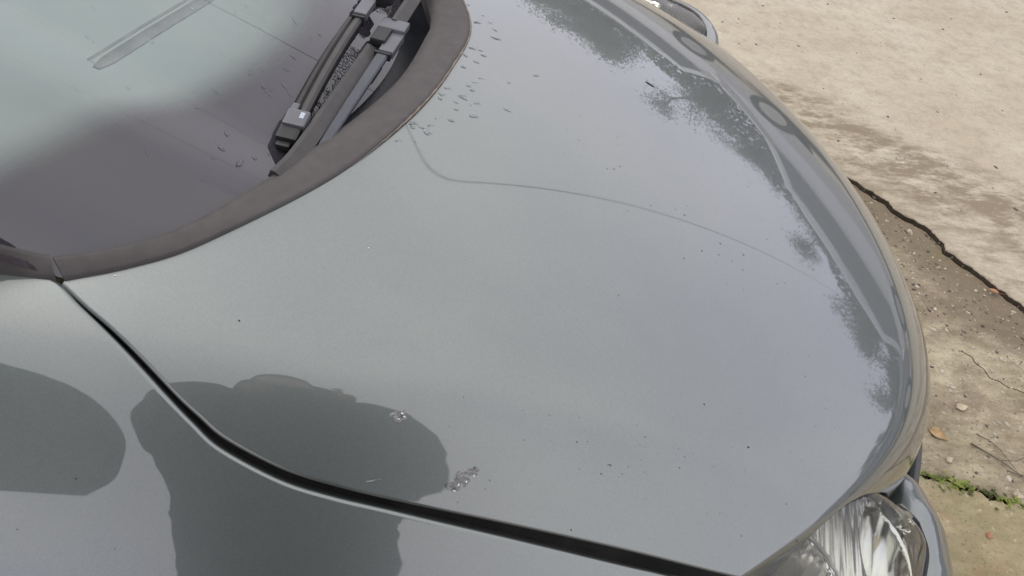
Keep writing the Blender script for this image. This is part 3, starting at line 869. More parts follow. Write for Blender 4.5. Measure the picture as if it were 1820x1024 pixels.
# ------------------------------------------------------------------ ground
def concrete(name, c_lo, c_hi, stain, line=None, stain_amt=0.8, speck=0.5, green=0.0, rust=0.0, worn=None):
    m, n, l, b = new_mat(name)
    ge = n.new("ShaderNodeNewGeometry")
    def noise(scale, detail=6, rough=0.6, sc=(1, 1, 1), rot=0.0):
        mp = n.new("ShaderNodeMapping"); mp.inputs["Scale"].default_value = sc; mp.inputs["Rotation"].default_value = (0, 0, rot)
        l.new(ge.outputs["Position"], mp.inputs["Vector"])
        t = n.new("ShaderNodeTexNoise"); t.inputs["Scale"].default_value = scale; t.inputs["Detail"].default_value = detail; t.inputs["Roughness"].default_value = rough
        l.new(mp.outputs[0], t.inputs["Vector"])
        return t.outputs[0]
    def ramp(x, a, bb):
        r = n.new("ShaderNodeMapRange"); r.interpolation_type = 'SMOOTHSTEP'
        r.inputs["From Min"].default_value = a; r.inputs["From Max"].default_value = bb
        l.new(x, r.inputs["Value"]); return r.outputs[0]
    def mix(f, a, bb):
        k = n.new("ShaderNodeMix"); k.data_type = 'RGBA'
        if isinstance(f, float): k.inputs["Factor"].default_value = f
        else: l.new(f, k.inputs["Factor"])
        for s_, i in ((a, 6), (bb, 7)):
            if isinstance(s_, tuple): k.inputs[i].default_value = (*s_, 1)
            else: l.new(s_, k.inputs[i])
        return k.outputs[2]
    def math_(op, a, bb=None):
        k = n.new("ShaderNodeMath"); k.operation = op
        for s_, i in ((a, 0), (bb, 1)):
            if s_ is None: continue
            if isinstance(s_, (int, float)): k.inputs[i].default_value = s_
            else: l.new(s_, k.inputs[i])
        return k.outputs[0]
    col = mix(ramp(noise(2.2), 0.3, 0.7), c_lo, c_hi)
    col = mix(math_('MULTIPLY', ramp(noise(14, 10, 0.75), 0.42, 0.70), 0.65), col, tuple(0.70 * c for c in c_lo))
    col = mix(math_('MULTIPLY', ramp(noise(46, 6, 0.75), 0.50, 0.70), 0.40), col, tuple(0.62 * c for c in c_lo))
    col = mix(math_('MULTIPLY', ramp(noise(33, 6, 0.7), 0.55, 0.72), 0.35), col, tuple(min(0.6, 1.22 * c) for c in c_hi))
    # streaks left by water and wheels, running along x
    st = ramp(noise(3.2, 11, 0.74, (1.0, 2.6, 1.0), 0.12), 0.44, 0.58)
    fine = ramp(noise(17, 9, 0.8, (0.7, 1.9, 1.0), 0.1), 0.42, 0.58)
    stm = math_('MULTIPLY', math_('ADD', math_('MULTIPLY', st, 0.75), math_('MULTIPLY', fine, 0.45)), stain_amt)
    if line:
        (px, py), (qx, qy) = line
        L = math.hypot(qx - px, qy - py); nx, ny = (qy - py) / L, -(qx - px) / L     # side towards the car
        if nx > 0: nx, ny = -nx, -ny
        sp = n.new("ShaderNodeSeparateXYZ"); l.new(ge.outputs["Position"], sp.inputs[0])
        d = math_('ADD', math_('ADD', math_('MULTIPLY', sp.outputs[0], nx), math_('MULTIPLY', sp.outputs[1], ny)), -(px * nx + py * ny))
        d = math_('ADD', d, math_('MULTIPLY', math_('ADD', noise(2.6, 6), -0.5), 0.55))
        band = math_('MULTIPLY', ramp(d, -0.10, 0.10), math_('SUBTRACT', 1.15, math_('MULTIPLY', ramp(d, 0.15, 0.55), 0.55)))
        stm = math_('MULTIPLY', stm, math_('ADD', band, 0.10))
    if worn:
        (px, py), (qx, qy) = worn
        L = math.hypot(qx - px, qy - py); nx, ny = (qy - py) / L, -(qx - px) / L
        if nx > 0: nx, ny = -nx, -ny
        sp = n.new("ShaderNodeSeparateXYZ"); l.new(ge.outputs["Position"], sp.inputs[0])
        d = math_('ADD', math_('ADD', math_('MULTIPLY', sp.outputs[0], nx), math_('MULTIPLY', sp.outputs[1], ny)), -(px * nx + py * ny))
        d = math_('ADD', d, math_('MULTIPLY', math_('ADD', noise(5.0, 7, 0.65), -0.5), 0.42))
        col = mix(math_('MULTIPLY', math_('SUBTRACT', 1.0, ramp(d, 0.10, 0.28)), 0.85), col, (0.155, 0.118, 0.082))
    k = n.new("ShaderNodeClamp"); l.new(stm, k.inputs[0])
    col = mix(k.outputs[0], col, stain)
    if green:
        col = mix(math_('MULTIPLY', ramp(noise(3.1, 5), 0.45, 0.7), green), col, (0.14, 0.145, 0.05))
    if rust:
        col = mix(math_('MULTIPLY', ramp(noise(4.3, 5, 0.6, (1, 1, 1), 0.5), 0.56, 0.72), rust), col, (0.30, 0.17, 0.09))
    # dark pits and pale grains
    gr = noise(120, 4, 0.7)
    col = mix(math_('MULTIPLY', ramp(gr, 0.57, 0.68), speck), col, (0.11, 0.09, 0.065))
    col = mix(math_('MULTIPLY', ramp(noise(70, 3, 0.6), 0.62, 0.72), speck * 0.7), col, (0.55, 0.50, 0.40))
    l.new(col, b.inputs["Base Color"])
    b.inputs["Roughness"].default_value = 0.88
    b.inputs["Specular IOR Level"].default_value = 0.3
    bp = n.new("ShaderNodeBump"); bp.inputs["Strength"].default_value = 0.55; bp.inputs["Distance"].default_value = 0.006
    hh = math_('ADD', math_('MULTIPLY', noise(60, 6, 0.7), 0.8), math_('MULTIPLY', noise(9, 6, 0.65), 1.0))
    l.new(hh, bp.inputs["Height"]); l.new(bp.outputs[0], b.inputs["Normal"])
    return m

M['conc_a'] = concrete("pale_weathered_concrete", (0.42, 0.362, 0.272), (0.49, 0.437, 0.345), (0.225, 0.182, 0.125), line=((1.50, 1.95), (2.62, 1.16)), stain_amt=1.0, speck=0.40)
M['conc_b'] = concrete("worn_concrete_with_exposed_stones", (0.30, 0.25, 0.17), (0.48, 0.42, 0.30), (0.15, 0.115, 0.075), stain_amt=0.6, speck=0.85, green=0.2, worn=((1.90, 1.10), (2.30, 0.48)))
M['conc_c'] = concrete("mossy_tan_concrete", (0.33, 0.275, 0.165), (0.40, 0.34, 0.215), (0.22, 0.18, 0.10), stain_amt=0.55, speck=0.75, green=0.40, rust=0.50)
M['soil'] = concrete("dark_soil_and_grit", (0.050, 0.038, 0.024), (0.085, 0.064, 0.042), (0.035, 0.027, 0.018), speck=0.5)
M['yard'] = concrete("yard_concrete", (0.33, 0.28, 0.20), (0.40, 0.345, 0.26), (0.21, 0.17, 0.12), stain_amt=0.5, speck=0.2)

gp = []
gs = [-400, -60, -20, -8, -3, 0, 3, 8, 20, 60, 400]
V = [(x, y, -0.062) for x in gs for y in gs]
n_ = len(gs)
F = [(i * n_ + j, (i + 1) * n_ + j, (i + 1) * n_ + j + 1, i * n_ + j + 1) for i in range(n_ - 1) for j in range(n_ - 1)]
ground = tag(obj("ground", V, F, M['yard'], None, False), kind='structure')

def jag(pts, step, amp, seed, amp2=0.25):
    """break a smooth line up sideways only, so that it never folds back on itself"""
    p = catmull(pts, max(4, int(sum(math.dist(pts[i], pts[i + 1]) for i in range(len(pts) - 1)) / step)))
    t = np.gradient(p, axis=0); t /= np.linalg.norm(t, axis=1)[:, None]
    out = []
    for (x, y), (a, b) in zip(p, t):
        k = mnoise.noise(Vector((x * 7, y * 7, seed))) * amp + mnoise.noise(Vector((x * 31, y * 31, seed + 5))) * amp * amp2 * 2 + mnoise.noise(Vector((x * 90, y * 90, seed + 9))) * amp * amp2 * 0.8
        out.append((x - b * k, y + a * k))
    return out

def resample(p, n):
    p = np.array(p); q = np.r_[0, np.cumsum(np.linalg.norm(np.diff(p, axis=0), axis=1))]; t = np.linspace(0, q[-1], n)
    return np.stack([np.interp(t, q, p[:, 0]), np.interp(t, q, p[:, 1])], 1)

def slab(edge, far, z, thick, mat, name="concrete_slab", drop=0.006, both=False):
    """slab ruled between a broken edge and a far edge, with worn rounded arrises"""
    n = len(edge)
    A = np.array(edge, float)
    B = resample(far, n) if not both else np.array(far, float)
    def inward(P, Q):
        t = np.gradient(P, axis=0); t /= np.linalg.norm(t, axis=1)[:, None] + 1e-9
        kk = np.ones(41) / 41
        t = np.stack([np.convolve(np.pad(t[:, a], 20, mode='edge'), kk, 'valid') for a in range(2)], 1)
        t /= np.linalg.norm(t, axis=1)[:, None] + 1e-9
        m_ = np.stack([-t[:, 1], t[:, 0]], 1)
        sg = np.sign(np.sum(m_ * (Q - P), axis=1)); sg = 1 if np.median(sg) > 0 else -1
        return m_ * sg
    ia, ib = inward(A, B), inward(B, A)
    rows = []
    prof = ((0.0, -thick), (0.0, -drop), (drop * 0.35, -drop * 0.3), (drop * 0.9, 0.0))
    for off, dz in prof: rows.append(np.c_[A + ia * off, np.full(n, z + dz)])
    kk = np.ones(61) / 61
    sm = lambda P: np.stack([np.convolve(np.pad(P[:, a], 30, mode='reflect', reflect_type='odd'), kk, 'valid') for a in range(2)], 1)
    sA, sB = sm(A) + ia * 0.03, sm(B) + ib * 0.03
    for k in (0.0, 0.01, 0.1, 0.3, 0.5, 0.7, 0.9, 0.99, 1.0): rows.append(np.c_[sA * (1 - k) + sB * k, np.full(n, z + 0.0004)])
    for off, dz in prof[::-1]: rows.append(np.c_[B + ib * off, np.full(n, z + dz)])
    o = grid(name, np.stack(rows, 0), mat, ground)
    o.data.materials.append(M['soil'])                      # earth clinging to the broken edge
    R_, n1 = len(rows), n - 1
    mi = np.zeros((R_ - 1, n1), np.int32); mi[0] = 1; mi[-1] = 1
    o.data.polygons.foreach_set("material_index", mi.ravel())
    return o

crackA = jag([(0.90, 2.35), (1.45, 1.72), (1.72, 1.33), (1.91, 1.09), (2.07, 0.905), (2.12, 0.77), (2.25, 0.56), (2.45, 0.25), (2.8, -0.4), (3.3, -1.6)], 0.009, 0.022, 1.0, 0.30)
crackA2 = [(x - 0.006 + 0.008 * mnoise.noise(Vector((x * 13, y * 13, 40))), y - 0.006 + 0.008 * mnoise.noise(Vector((x * 17, y * 17, 50)))) for x, y in crackA]
crackB = jag([(-0.5, 0.35), (0.8, 0.12), (1.45, -0.005), (1.74, -0.07), (1.90, -0.105), (2.2, -0.16), (2.9, -0.40)], 0.009, 0.018, 2.0, 0.45)
slab(crackA, [(-6, 5), (-6, 14), (14, 14), (14, -1.6)], 0.0, 0.07, M['conc_a'], drop=0.004)
eA = resample(crackA2[:int(len(crackA2) * 0.80)], 420)
eB = resample([(x, y + 0.010) for x, y in crackB], 420)
slab(eA, eB, -0.014, 0.06, M['conc_b'], drop=0.004, both=True)
yC = [(x, y - 0.006 + 0.010 * mnoise.noise(Vector((x * 15, y * 15, 60)))) for x, y in crackB]
slab(yC, [(-6, 0.35), (-6, -6), (3.3, -6), (3.25, -1.7)], -0.010, 0.06, M['conc_c'], drop=0.004)
# soil in the joints
so_ = [(x, y, -0.036 + 0.006 * mnoise.noise(Vector((x * 30, y * 30, 3)))) for x in np.linspace(-1, 4, 90) for y in np.linspace(-2, 2.6, 90)]
F = [(i * 90 + j, (i + 1) * 90 + j, (i + 1) * 90 + j + 1, i * 90 + j + 1) for i in range(89) for j in range(89)]
tag(obj("soil", so_, F, M['soil'], None, True), kind='structure')

# hairline cracks in the worn slab: shallow dark ridges of soil filling them
def crack_line(pts, w, z, seed):
    p = jag(pts, 0.006, 0.022, seed, 0.25)
    bm = bmesh.new()
    path = [(x, y, z + 0.001) for x, y in p]
    sc_ = [0.4 + 0.9 * abs(mnoise.noise(Vector((x * 25, y * 25, seed)))) for x, y in p]
    sweep(bm, path, [(-w, -0.002), (w, -0.002), (w * 0.5, 0.0012), (-w * 0.5, 0.0012)], scale=sc_)
    return tag(from_bm("ground_crack", bm, M['soil'], ground), kind='structure')
crack_line([(1.95, 0.36), (2.02, 0.28), (2.10, 0.25), (2.3, 0.17)], 0.003, -0.014, 3)

# pebbles, grit
def blob(bm, c, r, seed, flat=0.6):
    q = bmesh.ops.create_icosphere(bm, subdivisions=1, radius=1)
    a = random.random() * 6.28
    sx, sy, sz = r * random.uniform(0.7, 1.5), r * random.uniform(0.6, 1.0), r * flat * random.uniform(0.6, 1.1)
    for v in q["verts"]:
        k = 1 + 0.25 * mnoise.noise(v.co * 1.7 + Vector((seed, seed * 0.3, 0)))
        x, y, z = v.co.x * sx * k, v.co.y * sy * k, v.co.z * sz * k
        v.co = Vector((c[0] + x * math.cos(a) - y * math.sin(a), c[1] + x * math.sin(a) + y * math.cos(a), c[2] + z))

M['pebble'] = pbr("pale_pebbles", (0.42, 0.38, 0.30), 0.8, var=0.35, scale=8, bump=0.3)
M['pebble_dark'] = pbr("dark_grit", (0.10, 0.085, 0.07), 0.85, var=0.4, scale=10, bump=0.3)
ca = np.array(crackA)
def near_crack(k_lo, k_hi):
    i = random.randrange(int(len(ca) * 0.30), int(len(ca) * 0.66))
    d = random.uniform(k_lo, k_hi)
    return ca[i][0] - d * 0.75, ca[i][1] - d * 0.66
bm = bmesh.new()
for i in range(400):
    x, y = near_crack(0.03, 0.55 if i % 3 else 0.8)
    if y > -0.02 - 0.15 * (x - 1.5):
        blob(bm, (x, y, -0.0135), random.choice([0.003, 0.004, 0.005, 0.006, 0.008]), i)
tag(from_bm("gravel", bm, M['pebble'], None, True), kind='stuff')
bm = bmesh.new()
for i in range(620):
    x, y = near_crack(-0.01, 0.35 if i % 2 else 0.8)
    blob(bm, (x, y, -0.0135), random.choice([0.002, 0.003, 0.004, 0.006]), i + 900)
for i in range(240):                                   # specks on the pale slab
    x, y = random.uniform(1.6, 4.0), random.uniform(0.6, 3.6)
    if (x - 1.91) * 0.66 + (y - 1.09) * 0.75 > 0.15:
        blob(bm, (x, y, 0.001), random.choice([0.002, 0.002, 0.003, 0.003, 0.004, 0.006, 0.008]), i + 2000, 0.4)
tag(from_bm("grit", bm, M['pebble_dark'], None, True), kind='stuff')

# moss along the lower joint
M['moss'] = pbr("bright_moss", (0.075, 0.095, 0.020), 0.9, var=0.5, scale=25, col2=(0.16, 0.19, 0.035))
bm = bmesh.new()
cb = np.array(crackB)
for i in range(1000):
    j = random.randrange(int(len(cb) * 0.55), int(len(cb) * 0.92))
    x, y = cb[j] + np.array([random.gauss(0, 0.008), random.gauss(0, 0.011)])
    dens = mnoise.noise(Vector((x * 9, y * 9, 8)))
    if abs(x - 1.725) > 0.06 and dens < 0.15 and i % 5: continue
    s_ = random.uniform(0.003, 0.008)
    a = random.random() * 6.28
    z0 = -0.016 + random.uniform(0, 0.010)
    v = [bm.verts.new((x + s_ * math.cos(a + t), y + s_ * math.sin(a + t), z0 + h)) for t, h in ((0, 0), (2.1, random.uniform(0, s_)), (4.2, random.uniform(0.3, 1.3) * s_))]
    bm.faces.new(v)
tag(from_bm("moss", bm, M['moss'], None), kind='stuff')

# fallen leaves and twigs
def leaf(name, x, y, z, L, rz, mat, label, group=None, curl=0.25, stem=True):
    n1 = 7
    V, F = [], []
    for i in range(n1):
        t = i / (n1 - 1); w = 0.36 * L * math.sin(math.pi * t ** 0.8) * (1 - 0.25 * t) + 0.0003
        for s_ in (-1, 0, 1):
            V.append((t * L, s_ * w, curl * L * (t - 0.4) ** 2 + (0.35 * abs(s_) * w) + 0.001))
    for i in range(n1 - 1):
        for s_ in (0, 1):
            a = i * 3 + s_; F.append((a, a + 3, a + 4, a + 1))
    if stem:
        k = len(V); V += [(-0.5 * L, -0.012 * L, 0.004), (-0.5 * L, 0.012 * L, 0.006), (0, 0.015 * L, curl * L * 0.16 + .001), (0, -0.015 * L, curl * L * 0.16 + .0015)]; F.append((k, k + 1, k + 2, k + 3))
    o = obj(name, V, F, mat, None, True)
    o.location = (x, y, z); o.rotation_euler = (random.uniform(-.2, .2), 0, rz)
    sm = o.modifiers.new("thick", 'SOLIDIFY'); sm.thickness = 0.0006
    return tag(o, label, "leaf", group)
M['leaf_red'] = pbr("red_brown_dead_leaf", (0.34, 0.15, 0.075), 0.6, var=0.25, scale=60)
M['leaf_orange'] = pbr("orange_straw_leaf", (0.33, 0.215, 0.10), 0.6, var=0.3, scale=60)
M['leaf_pale'] = pbr("pale_dry_leaf", (0.42, 0.35, 0.25), 0.7, var=0.25, scale=60)
M['twig'] = pbr("grey_brown_twig", (0.12, 0.095, 0.068), 0.8, var=0.3, scale=60)
leaf("fallen_leaf", 2.196, 0.612, -0.004, 0.032, 2.6, M['leaf_red'], "small red brown dead leaf with its stem up, lying in the dark crack")
leaf("fallen_leaf", 1.742, 0.092, -0.013, 0.050, -0.7, M['leaf_orange'], "orange straw coloured leaf flat on the concrete beside the car's nose", curl=0.08, stem=False)
leaf("fallen_leaf", 1.745, -0.005, -0.008, 0.022, 0.5, M['leaf_pale'], "pale dry leaf just above the bright green moss")
leaf("fallen_leaf", 1.85, 0.165, -0.012, 0.034, 0.1, M['leaf_pale'], "whitish curled leaf fragment on the worn slab above the fine crack", curl=0.5)
leaf("fallen_leaf", 1.880, -0.085, -0.006, 0.026, -0.4, M['leaf_pale'], "small pale leaf caught in the mossy joint, farther from the car")
leaf("fallen_leaf", 1.757, -0.205, -0.008, 0.020, 0.8, M['leaf_red'], "small reddish leaf scrap on the mossy slab below the joint", stem=False)
def twig(pts, r, label):
    bm = bmesh.new(); p = catmull(pts, 12); sweep(bm, p, circ_prof(r, 6), scale=np.linspace(1.2, 0.5, 12))
    k = Vector(p[5]); d = Vector(p[7]) - k
    sweep(bm, [k, k + Vector((d.x - d.y, d.y + d.x, 0.004)) * 1.0, k + Vector((d.x - 1.6 * d.y, d.y + 1.6 * d.x, 0.004)) * 1.5], circ_prof(r * 0.6, 5))
    tag(from_bm("twig", bm, M['twig'], None, True), label, "twig")
twig([(1.84, 0.055, -0.010), (1.90, 0.0, -0.006), (1.95, -0.06, -0.008)], 0.0018, "longest thin dark twig slanting down to the mossy joint")
twig([(1.87, 0.085, -0.010), (1.905, 0.05, -0.007), (1.93, -0.03, -0.008)], 0.0012, "short forked twig beside the longest twig")
twig([(1.90, -0.02, -0.009), (1.95, -0.04, -0.004), (2.02, -0.05, -0.008)], 0.0015, "dark twig lying along the edge of the mossy joint")

# ------------------------------------------------------------------ wet and dirty marks on the car
def water_material():
    m, n, l, b = new_mat("water")
    b.inputs["Base Color"].default_value = (0.95, 0.97, 1, 1); b.inputs["Roughness"].default_value = 0.0
    b.inputs["IOR"].default_value = 1.33; b.inputs["Transmission Weight"].default_value = 1.0
    return m
M['water'] = water_material()
def drop(bm, c, nrm_, r, el, ang, hgt=0.35):
    n_ = Vector(nrm_).normalized()
    t = Vector((math.cos(ang), math.sin(ang), 0)); t = (t - n_ * t.dot(n_)).normalized(); s_ = n_.cross(t)
    c = Vector(c)
    seg = 10
    rings = []
    for k, (rr, hh) in enumerate(((1.0, 0.0), (0.86, 0.5), (0.5, 0.87))):
        rings.append([bm.verts.new(c + t * (r * el * rr * math.cos(6.2832 * i / seg)) + s_ * (r * rr * math.sin(6.2832 * i / seg) * (1 + 0.2 * math.cos(3 * i))) + n_ * (r * hgt * hh + 0.0001)) for i in range(seg)])
    top = bm.verts.new(c + n_ * (r * hgt))
    for a, b in ((rings[0], rings[1]), (rings[1], rings[2])):
        for i in range(seg):
            bm.faces.new((a[i], a[(i + 1) % seg], b[(i + 1) % seg], b[i]))
    for i in range(seg):
        bm.faces.new((rings[2][i], rings[2][(i + 1) % seg], top))
def so_at(y):
    i = np.argmin(np.abs(so[:, 1] - y)); return so[i]
bm = bmesh.new()
for i in range(58):
    y = random.uniform(-0.30, 0.32); x0 = so_at(y)[0]
    x = x0 + 0.006 + abs(random.gauss(0, 0.035)) * (1 if y > -0.22 else 0.6)
    z = float(nose(np.array(x), np.array(y))); n3 = fnormal(nose, np.array(x), np.array(y))
    r = random.choice([0.0011, 0.0014, 0.0018, 0.0024])
    drop(bm, (x, y, z), n3, r, random.uniform(1.2, 3.2), random.gauss(0.15, 0.5), 0.4)
    if random.random() < 0.3:
        drop(bm, (x + 0.005, y + 0.003, z), n3, r * 0.7, random.uniform(1, 3), random.gauss(0.1, 0.5), 0.4)
tag(from_bm("water_drops", bm, M['water'], None, True), kind='stuff')
bm = bmesh.new()
for i in range(230):
    y = random.uniform(-0.42, 0.30); d = random.uniform(0.015, 0.62)
    if i < 60: d = random.uniform(0.015, 0.12)
    x = float(glass_edge(y)) - d
    z = gz(x, y); n3 = fnormal(glass, np.array(x), np.array(y))
    drop(bm, (x, y, z), n3, random.choice([0.0009, 0.0012, 0.0016, 0.0020]) * (1.3 if i < 60 else 1), random.uniform(1.2, 3.0), random.gauss(-0.6, 0.4), 0.35)
for i in range(240):          # beads between the two blades
    k = random.random(); y = -0.30 + 0.20 * k + random.gauss(0, 0.003)
    x = 0.2725 + 0.0455 * k + random.uniform(-0.0055, 0.0055)
    x = min(x, float(glass_edge(y)) - 0.002)
    z = gz(x, y); n3 = fnormal(glass, np.array(x), np.array(y))
    drop(bm, (x, y, z), n3, random.uniform(0.001, 0.0028), random.uniform(0.8, 1.8), random.uniform(0, 3), 0.28)
tag(from_bm("rain_beads", bm, M['water'], None, True), kind='stuff')

# flaking residue patches and a pale scratch
M['residue'] = pbr("dried_grey_residue", (0.13, 0.135, 0.13), 0.3, var=0.4, scale=180, bump=0.8, bscale=500, col2=(0.24, 0.245, 0.24))
M['white_chip'] = pbr("white_chip", (0.72, 0.72, 0.70), 0.3, var=0.1)
M['dark_speck'] = pbr("dark_dirt_speck", (0.03, 0.026, 0.022), 0.8)
def residue(poly, label, n=130, chips=5, seed=0):
    rr = random.Random(seed)
    bm = bmesh.new()
    P = np.array(poly)
    lo, hi = P.min(0), P.max(0)
    def inside(x, y):
        c = False
        for i in range(len(P)):
            (x1, y1), (x2, y2) = P[i], P[i - 1]
            if (y1 > y) != (y2 > y) and x < (x2 - x1) * (y - y1) / (y2 - y1) + x1: c = not c
        return c
    k = 0
    while k < n:
        x, y = rr.uniform(lo[0], hi[0]), rr.uniform(lo[1], hi[1])
        if not inside(x, y): continue
        if mnoise.noise(Vector((x * 160, y * 160, seed * 7))) < rr.uniform(-0.35, 0.15): 
            if rr.random() < 0.97: continue
        k += 1
        r = rr.uniform(0.0008, 0.0026); a0 = rr.random() * 6.28
        m_ = rr.choice([4, 5, 6])
        vv = []
        z = float(nose(np.array(x), np.array(y)))
        top = bm.verts.new((x, y, z + rr.uniform(0.0003, 0.0009)))
        for i in range(m_):
            q = r * rr.uniform(0.6, 1.3); px, py = x + q * math.cos(a0 + 6.28 * i / m_), y + q * math.sin(a0 + 6.28 * i / m_)
            vv.append(bm.verts.new((px, py, float(nose(np.array(px), np.array(py))) + 0.0001)))
        for i in range(m_): bm.faces.new((top, vv[i], vv[(i + 1) % m_]))
    o = tag(from_bm("dried_residue", bm, M['residue'], None), label, "residue")
    bm = bmesh.new()
    for i in range(chips):
        while True:
            x, y = rr.uniform(lo[0], hi[0]), rr.uniform(lo[1], hi[1])
            if inside(x, y): break
        blob(bm, (x, y, float(nose(np.array(x), np.array(y))) + 0.0008), rr.uniform(0.0007, 0.0014), i, 0.5)
    tag(from_bm("pale_flakes", bm, M['white_chip'], o, True), kind='stuff')
    return o
residue([(0.4579, -0.635), (0.4667, -0.6412), (0.4768, -0.6354), (0.49, -0.6226), (0.4875, -0.6197), (0.4728, -0.6238)], "larger flaky grey patch of residue by the dark seam, with bright flakes in it", 120, 5, 1)
residue([(0.4005, -0.5924), (0.4087, -0.5954), (0.4182, -0.5917), (0.4156, -0.5879)], "smaller flaky grey patch of residue farther from the seam, above the dark reflection", 60, 3, 2)
def surf_dash(name, p0, p1, w, mat, label, cat):
    bm = bmesh.new()
    pts = [(p0[0] * (1 - t) + p1[0] * t, p0[1] * (1 - t) + p1[1] * t) for t in np.linspace(0, 1, 8)]
    sweep(bm, [(x, y, float(nose(np.array(x), np.array(y))) + 0.0004) for x, y in pts], [(-w, 0), (w, 0), (0, w * 0.8)], scale=[.3, .8, 1, 1, 1, .9, .7, .3])
    return tag(from_bm(name, bm, mat, None), label, cat)
surf_dash("scratch", (0.3859, -0.6409), (0.3997, -0.6375), 0.0007, M['residue'], "short pale scratch on the bonnet just above the dark seam", "scratch")
surf_dash("pine_needle", (0.742, 0.049), (0.757, 0.043), 0.0016, M['dark_speck'], "dark pine needle lying alone on the far half of the bonnet", "needle")
bm = bmesh.new()
for x, y, r in ((0.7874, -0.553, 0.0016), (0.2604, -0.5355, 0.0011), (0.5848, -0.6545, 0.0012), (0.62, -0.60, 0.0009), (0.70, -0.59, 0.0009), (0.66, -0.57, 0.0008), (0.735, -0.52, 0.001)):
    blob(bm, (x, y, float(nose(np.array(x), np.array(y))) + 0.0003), r, int(x * 999), 0.4)
rs = random.Random(11)
for i in range(90):
    x, y = rs.gauss(0.66, 0.085), rs.gauss(-0.585, 0.04)
    if not (0.45 < x < 0.86 and -0.645 < y < -0.45): continue
    blob(bm, (x, y, float(nose(np.array(x), np.array(y))) + 0.0001), rs.choice([0.0003, 0.0003, 0.0004, 0.0006]), i, 0.35)
tag(from_bm("dirt", bm, M['dark_speck'], None, True), kind='stuff')
bm = bmesh.new()
for x, y, r in ((0.366, -0.4357, 0.0012), (0.1498, -0.5094, 0.0012), (0.1535, -0.5085, 0.0009), (0.157, -0.508, 0.0008), (0.80, 0.10, 0.0014)):
    blob(bm, (x, y, float(nose(np.array(x), np.array(y))) + 0.0002), r, int(x * 999), 0.4)
tag(from_bm("paint_chips", bm, M['white_chip'], None, True), kind='stuff')

# ------------------------------------------------------------------ surroundings seen in the paint
M['bark'] = pbr("grey_bark", (0.10, 0.085, 0.065), 0.9, var=0.3, scale=12, bump=0.6)
M['leaf_dark'] = pbr("dark_evergreen_leaves", (0.035, 0.055, 0.030), 0.6, var=0.45, scale=2.2, col2=(0.06, 0.085, 0.04))
M['leaf_mid'] = pbr("mid_green_leaves", (0.060, 0.085, 0.035), 0.6, var=0.45, scale=2.2, col2=(0.10, 0.125, 0.05))

def tree(az, dist, h, kind, label, r_crown=None, n=11000, seed=0):
    rr = random.Random(seed)
    x, y = 0.9 + dist * math.cos(math.radians(az)), -0.1 + dist * math.sin(math.radians(az))
    t = tag(empty(kind, (x, y, -0.055)), label, "tree", "trees round the yard")
    bm = bmesh.new()
    tips = []
    def branch(p, d, L, r, lev):
        pts = [Vector(p)]
        q = Vector(d)
        m_ = 5
        for i in range(m_):
            q = (q + Vector((rr.gauss(0, .16), rr.gauss(0, .16), rr.gauss(0.05, .10)))).normalized()
            pts.append(pts[-1] + q * L / m_)
        sweep(bm, pts, circ_prof(r, 6 if lev < 2 else 4), up=(0.3, 0.9, 0.1), caps=False, scale=np.linspace(1, 0.45, m_ + 1))
        if lev >= 2: tips.extend(pts[2:])
        if lev < (4 if kind == "bare_tree" else 3):
            for i in range(5 if lev == 0 else 4):
                k = rr.randint(2 if lev == 0 else 1, m_)
                dd = (q * 0.55 + Vector((rr.gauss(0, .7), rr.gauss(0, .7), rr.uniform(0.0, .7)))).normalized()
                branch(pts[k], dd, L * rr.uniform(0.45, 0.65), r * 0.5, lev + 1)
    branch((0, 0, 0), (0, 0, 1), h * 0.55, h * 0.022, 0)
    from_bm("trunk", bm, M['bark'], t, True)
    if True:
        if kind == "bare_tree": n = 7000
        bm = bmesh.new()
        R = r_crown or h * 0.36
        for i in range(n):
            c = rr.choice(tips)
            p = Vector(c) + Vector((rr.gauss(0, R * .13), rr.gauss(0, R * .13), rr.gauss(0, R * .11)))
            if p.z < h * 0.1: continue
            s_ = rr.uniform(0.025, 0.06) * h / 4.5
            a = Vector((rr.gauss(0, 1), rr.gauss(0, 1), rr.gauss(0, 1))).normalized(); b = a.orthogonal().normalized(); c2 = a.cross(b)
            bm.faces.new([bm.verts.new(p + b * s_ * u_ + c2 * s_ * 0.6 * v_) for u_, v_ in ((-1, 0), (0, -0.8), (1, 0), (0, 0.8))])
        from_bm("crown", bm, M['leaf_dark'] if kind == "evergreen_tree" else M['leaf_mid'], t)
    return t
for k, (az, dist, h, kind, lab) in enumerate([
        (4, 24, 8.4, "evergreen_tree", "tall dark evergreen straight ahead of the car, mirrored at the bonnet's near front corner"),
        (14, 25, 7.0, "evergreen_tree", "dark evergreen beside the tall one, mirrored along the bonnet's front edge"),
        (23, 26, 7.2, "evergreen_tree", "dark evergreen behind the white house, mirrored above the roof line"),
        (31, 26, 6.8, "leafy_tree", "green tree at the corner of the white house, mirrored in the bonnet's nose"),
        (40, 26, 6.4, "bare_tree", "bare tree between the white house and the red tailed car"),
        (49, 24, 5.9, "bare_tree", "bare tree with open twigs behind the dark blue car"),
        (57, 22, 6.6, "bare_tree", "spreading bare tree mirrored high on the bonnet's far front edge"),
        (67, 12, 4.3, "leafy_tree", "leafy tree mirrored at the far edge of the bonnet, top of the picture"),
        (76, 12, 4.2, "leafy_tree", "tallest leafy tree mirrored at the far edge of the bonnet")]):
    tree(az, dist, h, kind, lab, seed=k + 3)

